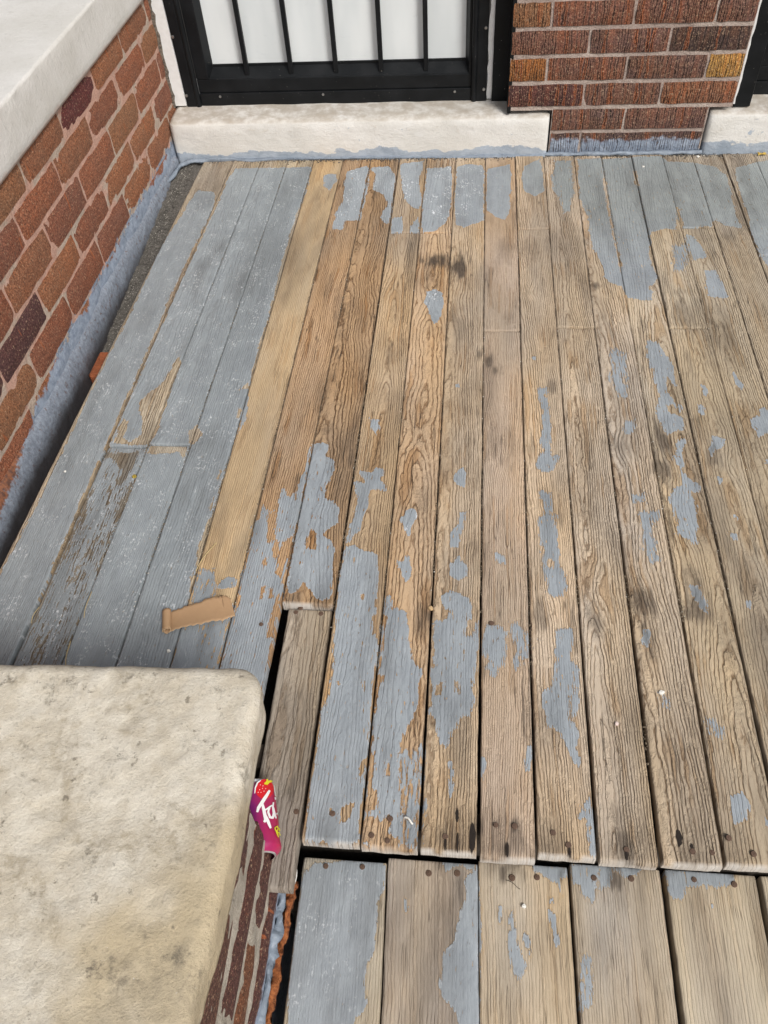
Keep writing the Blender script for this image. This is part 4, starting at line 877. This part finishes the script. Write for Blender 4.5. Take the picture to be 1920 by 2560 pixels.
# stone cap
def cap_stone():
    x0, x1, y0, y1, z0, z1 = -1.08, -.236, -.35, .462, .226, .292
    nx, ny = 190, 190; xs = np.linspace(0, 1, nx); ys = np.linspace(0, 1, ny); v = []; f = []
    Xs, Ys = np.meshgrid(x0+(x1-x0)*xs, y0+(y1-y0)*ys)
    # rounded far right corner
    rc = .036; cx, cy = x1-rc, y1-rc
    k = (Xs > cx) & (Ys > cy); dx = (Xs-cx)/rc; dy = (Ys-cy)/rc; m_ = np.maximum(dx, dy); l = np.sqrt(dx**2+dy**2)+1e-9
    Xn = np.where(k, cx+dx/l*m_*rc, Xs); Yn = np.where(k, cy+dy/l*m_*rc, Ys)
    ex = (x1-Xs); ey = (y1-Ys); e = np.minimum(ex, ey)
    Z = z1+.0035*fbm(Xs*14, Ys*14, 50, 4)+.0022*fbm(Xs*60, Ys*60, 55, 3)-.010*np.clip(1-e/.014, 0, 1)**2
    wob = .007*fbm(Xs*9, Ys*9, 58, 4)*np.clip(1-e/.08, 0, 1)
    Xn = Xn+wob*(ex < ey); Yn = Yn+wob*(ey <= ex)+.010*np.sin((Xs+.55)*3.2)*np.clip(1-ey/.2, 0, 1)
    T_ = np.stack([Xn, Yn, Z], -1).reshape(-1, 3); g = np.arange(nx*ny).reshape(ny, nx)
    f = np.stack([g[:-1, :-1], g[:-1, 1:], g[1:, 1:], g[1:, :-1]], -1).reshape(-1, 4).tolist()
    loop = np.concatenate([g[0, :], g[1:, -1], g[-1, -2::-1], g[-2:0:-1, 0]]); P0 = T_[loop]; V_ = [T_]; prev = loop; base = nx*ny
    c = np.array([-.6, .05])
    for t in np.linspace(0, 1, 12)[1:]:
        q = P0.copy(); q[:, 2] = P0[:, 2]*(1-t)+z0*t
        out = .0015*math.sin(math.pi*min(t*1.4, 1))-.004*t; dirs = q[:, :2]-c; dirs /= np.linalg.norm(dirs, axis=1)[:, None]
        q[:, :2] += dirs*(out+.003*fbm(q[:, 0]*30+q[:, 1]*30, q[:, 2]*60, 66, 3))[:, None]
        ids = np.arange(base, base+len(loop)); base += len(loop); V_.append(q)
        for i in range(len(loop)): j = (i+1) % len(loop); f.append((prev[i], ids[i], ids[j], prev[j]))
        prev = ids
    f.append(tuple(prev[::-1])); return mobj('stone_cap', np.concatenate(V_), f, CAP, pier, True)
cap_stone()
bead('flaking_edge', [(-.236, .335, -.100), (-.240, .25, -.102), (-.244, .15, -.104), (-.248, -.30, -.104)], .0060, ORANGE, pier, 1.2, 41)
bead('painted_mortar', [(-.246, .345, -.080), (-.247, .2, -.082), (-.250, -.30, -.085)], .0065, BLUEP, pier, 1.3, 43)

# ---------------------------------------------------------------- drink can lying behind the pier
def can():
    root = empty('drink_can', (-.27, .40, .02), label='purple and red strawberry drink can lying between the pier and the sunken plank', cat='can')
    r0 = .0331; za = .0225
    e1 = at(*px('B5', 655, 280), 2, za); e2 = at(*px('B5', 716, 760), 2, za)
    ax = (e1-e2); ax[2] = 0; ax /= np.linalg.norm(ax); side = np.array([ax[1], -ax[0], 0])       # towards the right
    top = at(*px('B5', 560, 178), 2, za+.015); tp = e1+ax*((top-e1)@ax); C1 = tp-side*r0; C1[2] = za; C0 = C1-ax*.110
    up = np.array([0, 0, 1.])
    prof = [(0, .022), (.0015, .0245), (.004, .0275), (.009, .0318), (.013, r0), (.030, r0), (.05, r0), (.07, r0), (.09, r0), (.100, r0), (.105, .0325), (.111, .0292), (.115, .0272), (.1175, .0268), (.1185, .0276), (.1205, .0277), (.1215, .0268), (.118, .0240), (.1175, .001)]
    nseg = 48; v = []; f = []; fm = []
    for k, (a, r) in enumerate(prof):
        for s in range(nseg):
            t = 2*math.pi*s/nseg; dent = 1-.05*math.exp(-((a-.03)/.012)**2)*max(0, math.cos(t-.4)); rr = r*dent
            v.append(C0+ax*a*.84+side*math.cos(t)*rr+up*math.sin(t)*rr)
    for k in range(len(prof)-1):
        for s in range(nseg): f.append((k*nseg+s, k*nseg+(s+1) % nseg, (k+1)*nseg+(s+1) % nseg, (k+1)*nseg+s)); fm.append(1 if k < 1 or k >= 12 else 0)
    n = N('can_print'); P = n.pos(); w_ = n.node('ShaderNodeVectorMath', {0: n.node('ShaderNodeVectorMath', {0: P, 1: tuple(C0)}, operation='SUBTRACT'), 1: tuple(side)}, 1, operation='DOT_PRODUCT')
    n1 = n.noise(n.mul(P, (60, 60, 60)), 1., 3, .5); cc = n.mix(n.ramp(n.math('ADD', w_, n.math('MULTIPLY', n1, .02)), .0, .034), (.10, .008, .13), (.36, .012, .085))
    cc = n.mix(n.ramp(n.math('ADD', w_, n.math('MULTIPLY', n1, .02)), .034, .048, 0, .6), cc, (.50, .02, .04))
    pm = n.done(cc, .28, None, spec=.6); sm = flat('can_aluminium', (.72, .72, .72), .3, .1, 100, metal=.85)
    o = mobj('can_body', v, f, [pm, sm], root, True)
    o.data.polygons.foreach_set('material_index', fm)
    mats = {'w': flat('print_white', (.82, .82, .80), .35, .02), 'r': flat('print_red', (.62, .012, .018), .3, .05), 'y': flat('print_yellow', (.70, .66, .02), .35, .03), 'p': flat('print_pink', (.78, .30, .30), .35, .03), 'd': flat('print_dark_red', (.25, .01, .02), .35, .03)}
    def hit(x, y, rr):
        d = np.array([(px('B5', x, y)[0]-960)/F, (px('B5', x, y)[1]-1280)/F, 1.])@R; oo = np.array([0, 0, H])-C0
        d1 = d-ax*(d@ax); o1 = oo-ax*(oo@ax); A_ = d1@d1; B_ = 2*d1@o1; Cc = o1@o1-rr*rr; D = B_*B_-4*A_*Cc
        if D < 0: return None
        return np.array([0, 0, H])+d*((-B_-math.sqrt(D))/(2*A_))
    def patch(name, loops, m, lift):
        """flat print wrapped on the can: small fan or strip cells"""
        v = []; f = []
        for cells in loops:
            vs = [hit(x, y, r0+lift) for x, y in cells]
            if any(q is None for q in vs): continue
            b = len(v); v += vs; f.append(tuple(range(b, b+len(vs))))
        if v: mobj(name, v, f, mats[m], root)
    def stroke(pts, wd):
        """brush stroke in crop pixels as quads"""
        P_ = [np.array(p, float) for p in pts]; S = []
        for a, b in zip(P_[:-1], P_[1:]):
            for t in np.linspace(0, 1, 5)[:-1]: S.append(a+(b-a)*t)
        S.append(P_[-1]); q = []
        for i, p in enumerate(S):
            t = S[min(i+1, len(S)-1)]-S[max(i-1, 0)]; t /= np.linalg.norm(t)+1e-9; nrm = np.array([-t[1], t[0]]); ww = wd*(.75+.5*math.sin(math.pi*i/(len(S)-1)))/2; q.append((p+nrm*ww, p-nrm*ww))
        return [[q[i][0], q[i][1], q[i+1][1], q[i+1][0]] for i in range(len(q)-1)]
    def blob(cx, cy, rx, ry, rot=0, n_=18, rings=4, fn=None):
        out = []
        def pt(k, rr):
            a = 2*math.pi*k/n_; s = fn(a) if fn else 1; x, y = rx*rr*s*math.cos(a), ry*rr*s*math.sin(a); return (cx+x*math.cos(rot)-y*math.sin(rot), cy+x*math.sin(rot)+y*math.cos(rot))
        for g in range(rings):
            for k in range(n_):
                r1, r2 = g/rings, (g+1)/rings
                out.append([pt(k, r1), pt(k, r2), pt(k+1, r2), pt(k+1, r1)] if g else [(cx, cy), pt(k, r2), pt(k+1, r2)])
        return out
    patch('strawberry', blob(578, 300, 76, 84, .1, fn=lambda a: 1-.12*max(0, math.sin(a))), 'r', .0003)
    patch('strawberry_rim', stroke([(500, 330), (505, 285), (522, 245), (548, 226)], 9), 'w', .0006)
    patch('strawberry_leaf', stroke([(640, 232), (600, 240), (578, 256)], 16)+stroke([(600, 215), (600, 240), (598, 262)], 12)+stroke([(625, 225), (612, 240), (605, 256)], 9), 'y', .0006)
    sd_ = []
    for x, y in ((545, 262), (562, 290), (540, 300), (528, 322), (550, 322), (566, 270), (588, 292), (575, 312)): sd_ += blob(x, y, 2.6, 4.5, .2, 6, 1)
    patch('seeds', sd_, 'w', .0006)
    F_ = stroke([(620, 305), (596, 345), (560, 400), (530, 445), (520, 480)], 22)+stroke([(560, 405), (575, 470), (588, 540), (575, 560)], 22)+stroke([(583, 495), (605, 550), (628, 608)], 20)+stroke([(572, 470), (620, 440), (612, 470)], 12)
    a_ = stroke([(640, 425), (616, 440), (608, 480), (622, 520), (645, 525), (652, 490), (645, 440), (650, 400)], 15)+stroke([(650, 440), (660, 500), (672, 530)], 13)
    y_ = stroke([(662, 360), (672, 400), (682, 430), (688, 380)], 12)+stroke([(682, 430), (684, 470), (676, 500)], 10)+stroke([(655, 265), (660, 310), (664, 350)], 6)
    patch('lettering', F_+a_+y_, 'w', .0008)
    R_ = stroke([(660, 605), (676, 640), (690, 680)], 9)+stroke([(660, 605), (680, 592), (688, 612), (676, 632)], 8)+stroke([(676, 632), (696, 648), (704, 668)], 8)+stroke([(700, 600), (696, 620), (704, 634)], 7)+stroke([(700, 600), (708, 612), (700, 620)], 6)
    patch('lettering', R_, 'y', .0008)
    return root
can()

# ---------------------------------------------------------------- curled strip of cardboard
def cardboard():
    up = [(728, 438), (770, 425), (820, 408), (870, 397), (900, 380), (945, 372), (965, 365), (998, 376)]
    dn = [(730, 520), (770, 508), (820, 498), (870, 492), (920, 478), (965, 476), (990, 462), (1018, 452)]
    n1 = 40; U = np.array([at(*px('C5', x, y), 2, .004) for x, y in up]); D = np.array([at(*px('C5', x, y), 2, .004) for x, y in dn])
    t = np.linspace(0, len(up)-1, n1); g = lambda A_: np.stack([np.interp(t, np.arange(len(up)), A_[:, k]) for k in range(3)], -1)
    U = g(U); D = g(D)
    for i in range(n1):
        U[i] += [.0010*math.sin(i*1.9), .0012*math.sin(i*2.3)+.0007*math.sin(i*5.1), 0]; D[i] += [0, .0012*math.sin(i*1.7+1), 0]
    rows_ = []; m_ = 10
    dirx = (U[0]+D[0])/2-(U[6]+D[6])/2; dirx[2] = 0; dirx /= np.linalg.norm(dirx)
    a, b = U[0].copy(), D[0].copy(); ext = []
    for k in range(54):                      # the rolled end
        th = k/53*math.pi*3.3; rr = .0078*(1-.35*k/53); off = dirx*(math.sin(th)*rr+.0015); z = .0105-math.cos(th)*rr*1.0
        sk = .25+.05*k/53
        A_ = a+off+np.array([0, .002, 0]); B_ = b+off-np.array([0, .001+.0012*math.sin(k*.9), 0]); A_[2] = z; B_[2] = z; ext.append((A_, B_))
    strips = ext[::-1]+[(U[i], D[i]) for i in range(n1)]; v = []; f = []
    for i, (A_, B_) in enumerate(strips):
        for j in range(m_):
            s = j/(m_-1); p = A_*(1-s)+B_*s
            if i >= 54: q = i-54; p = p+np.array([0, 0, -.0005+.0035*math.sin(q/40*math.pi*1.1)*1+.0018*(2*s-1)**2+.002*(q/40)])
            v.append(p)
    n_ = len(strips); base = len(v); v = np.array(v); gidx = np.arange(base).reshape(n_, m_)
    f = np.stack([gidx[:-1, :-1], gidx[:-1, 1:], gidx[1:, 1:], gidx[1:, :-1]], -1).reshape(-1, 4)
    o = mobj('cardboard_strip', v, f, [CARD, CARDE], None, True); so_ = o.modifiers.new('solid', 'SOLIDIFY'); so_.thickness = .0010; so_.offset = 0; so_.material_offset_rim = 1
    tag(o, 'torn strip of tan cardboard with one end curled up, lying on grey planks', 'cardboard')
cardboard()

# ---------------------------------------------------------------- crumbs and scraps
def scatter(name, spots, mat, label, lo=.0006, hi=.0020):
    v = []; f = []
    for (x, y, z) in spots:
        s = random.uniform(lo, hi); b = len(v); a = random.uniform(0, 6.28)
        for k in range(4): t = a+k*math.pi/2; rr = s*random.uniform(.6, 1.2); v.append((x+rr*math.cos(t), y+rr*math.sin(t)*random.uniform(.7, 1.4), z+random.uniform(-.2, .3)*s))
        v.append((x, y, z+s*random.uniform(.5, .9))); v.append((x, y, z-s*.5))
        for k in range(4): f.append((b+k, b+(k+1) % 4, b+4)); f.append((b+(k+1) % 4, b+k, b+5))
    o = mobj(name, v, f, mat, None); tag(o, label, kind='stuff', cat='debris'); return o
sp = []
for i in range(1, 20):
    for k in range(620 if i < 17 else 300):
        y = random.uniform(.5 if i > 6 else .8, 2.32); den = float(vnoise(np.array([y*9.]), np.array([i*3.1]), 4)[0])
        if den < -.12+.35*(y < .75): continue
        sp.append((seam(i, y)+random.gauss(0, .0011), y, -.0006+random.uniform(-.001, .0006)))
scatter('seam_dirt', sp, GRIT, 'brown grit and dirt lodged in the seams between the floor planks', .0006, .0017)
sp = [(seam(random.randint(1, 19), y)+random.gauss(0, .0022), y, .0004) for y in np.random.RandomState(4).uniform(.7, 2.32, 420)]
sp += [(random.uniform(-.80, .75), 2.331-abs(random.gauss(0, .008)), .001) for _ in range(260)]
sp += [(random.gauss(-.872, .014), y_, ledge_z(y_)) for y_ in np.random.RandomState(6).uniform(1.52, 2.32, 380)]
scatter('mortar_crumbs', sp, PALEGRIT, 'pale crumbs of mortar and paint lying along the floor edges', .0005, .0016)
sp = [(random.uniform(-.80, .75), 2.332-abs(random.gauss(0, .010)), .0008) for _ in range(900)]+[(random.gauss(-.872, .016), y_, ledge_z(y_)) for y_ in np.random.RandomState(8).uniform(1.50, 2.33, 1500)]
scatter('edge_dirt', sp, DIRT, 'dark dirt gathered at the foot of the walls', .001, .0034)
def chip(c, x, y, r, mat, label, name='paint_chip', cat='chip', z=.002, n_=9):
    p = at(*px(c, x, y), 2, z); v = []; rj = random.Random(int(x*7+y))
    ring = [(p[0]+r*rj.uniform(.6, 1.15)*math.cos(t), p[1]+r*rj.uniform(.6, 1.1)*math.sin(t)) for t in np.linspace(0, 6.283, n_, endpoint=False)]
    v = [(a, b, z-.0016) for a, b in ring]+[(a*.9+p[0]*.1, b*.9+p[1]*.1, z+r*.35) for a, b in ring]+[(p[0], p[1], z+r*.5)]
    f = [(k, (k+1) % n_, n_+(k+1) % n_, n_+k) for k in range(n_)]+[(n_+k, n_+(k+1) % n_, 2*n_) for k in range(n_)]
    o = mobj(name, v, f, mat); tag(o, label, cat, 'small chips lying on the floor'); return o
PW = flat('white_chip', (.78, .76, .70), .6, .05)
chip('A3', 850, 95, .0042, PW, 'white chip on the grey-painted planks near the far brick wall')
chip('B4', 970, 548, .0048, PW, 'oval white chip on the bare planks at the right middle')
chip('B4', 680, 750, .0036, flat('pink_chip', (.72, .58, .52), .6, .05), 'small pinkish paint chip on a bare plank, lower right')
chip('C8', 605, 597, .0038, PW, 'white chip on the second bare board of the lower landing', z=LB+.002)
chip('A7', 422, 100, .0030, PW, 'tiny white chip on the leftmost grey plank')
chip('C5', 728, 600, .0032, PW, 'white pebble in the seam below the cardboard strip', 'pebble', 'pebble')
chip('B1', 510, 985, .0045, flat('tan_chip', (.55, .38, .20), .7, .1), 'tan wood splinter lodged in a seam beside the grey patch in the middle', 'wood_chip')
chip('A7', 870, 130, .0050, flat('yellow_seed', (.42, .30, .04), .7, .3, 300), 'yellow-brown seed husk in a seam of the grey planks on the left', 'seed_husk', 'seed', n_=7)
chip('A3', 1205, 28, .0042, PW, 'white chip against the foot of the brick wall at the far right')
def straw(c, a, b, label, w=.0009, lift=.004, mat=STRAW, name='straw', z=.001):
    p = at(*px(c, *a), 2, z); q = at(*px(c, *b), 2, z); n_ = 12; v = []; f = []; d = (q-p)/np.linalg.norm(q-p); s = np.array([-d[1], d[0], 0])
    for i in range(n_):
        t = i/(n_-1); m_ = p+(q-p)*t; m_ = m_+s*.0012*math.sin(t*5)+[0, 0, w+lift*math.sin(t*math.pi)]
        for k in range(5): th = k/5*6.283; v.append(m_+s*w*math.cos(th)+np.array([0, 0, 1])*w*math.sin(th))
    for i in range(n_-1):
        for k in range(5): f.append((i*5+k, i*5+(k+1) % 5, i*5+5+(k+1) % 5, i*5+5+k))
    o = mobj(name, v, f, mat, None, True); tag(o, label, 'straw', 'stems and fibres on the floor'); return o
straw('A8', (78, 748), (208, 562), 'single yellow straw lying across the tan plank above the cardboard')
straw('C5', (285, 665), (302, 560), 'yellow grass stem in the seam just behind the stone cap', .0008, .002)
straw('A7', (205, 1085), (250, 980), 'dry stem caught in the dark seam at the lower left', .0007, .003)
straw('A7', (545, 1050), (590, 880), 'dry stem in the seam left of the cardboard roll', .0006, .002)
straw('B6', (945, 830), (1040, 885), 'thin dark fibre on the yellow board of the lower landing', .0004, .001, DARKHOLE, 'fibre', LB)
straw('B6', (290, 425), (345, 465), 'pale splinter sticking off a worn blue-grey plank end', .0016, .002, PW, 'splinter')
lv = at(1903, 384, 2, .003); n_ = 14
v = [(lv[0], lv[1]-.004, .004)]+[(lv[0]+.017*math.cos(t)*(1 if k % 2 else .6), lv[1]-.004+.009*math.sin(t)*(1 if k % 2 else .6), .003+.004*(k % 3)/2) for k, t in enumerate(np.linspace(0, 6.283, n_, endpoint=False))]
lf = mobj('leaf', v, [(0, 1+k, 1+(k+1) % n_) for k in range(n_)], flat('yellow_leaf', (.45, .30, .05), .7, .2, 200)); tag(lf, 'small yellow dead leaf against the white sill at the right edge', 'leaf')
wp = at(738, 2195, 2, -.06)
v = []; f = []
for k in range(12):
    t = -1.3+k*.22; v += [(wp[0]+.011*math.cos(t)-.010, wp[1]+.020*math.sin(t), -.055), (wp[0]+.0125*math.cos(t)-.010, wp[1]+.022*math.sin(t), -.052)]
f = [(2*k, 2*k+1, 2*k+3, 2*k+2) for k in range(11)]
ws = mobj('plastic_scrap', v, f, PW); ws.modifiers.new('solid', 'SOLIDIFY').thickness = .0012; tag(ws, 'curved white plastic scrap in the gap between the pier and the lower landing', 'scrap')
print('YP', YP)
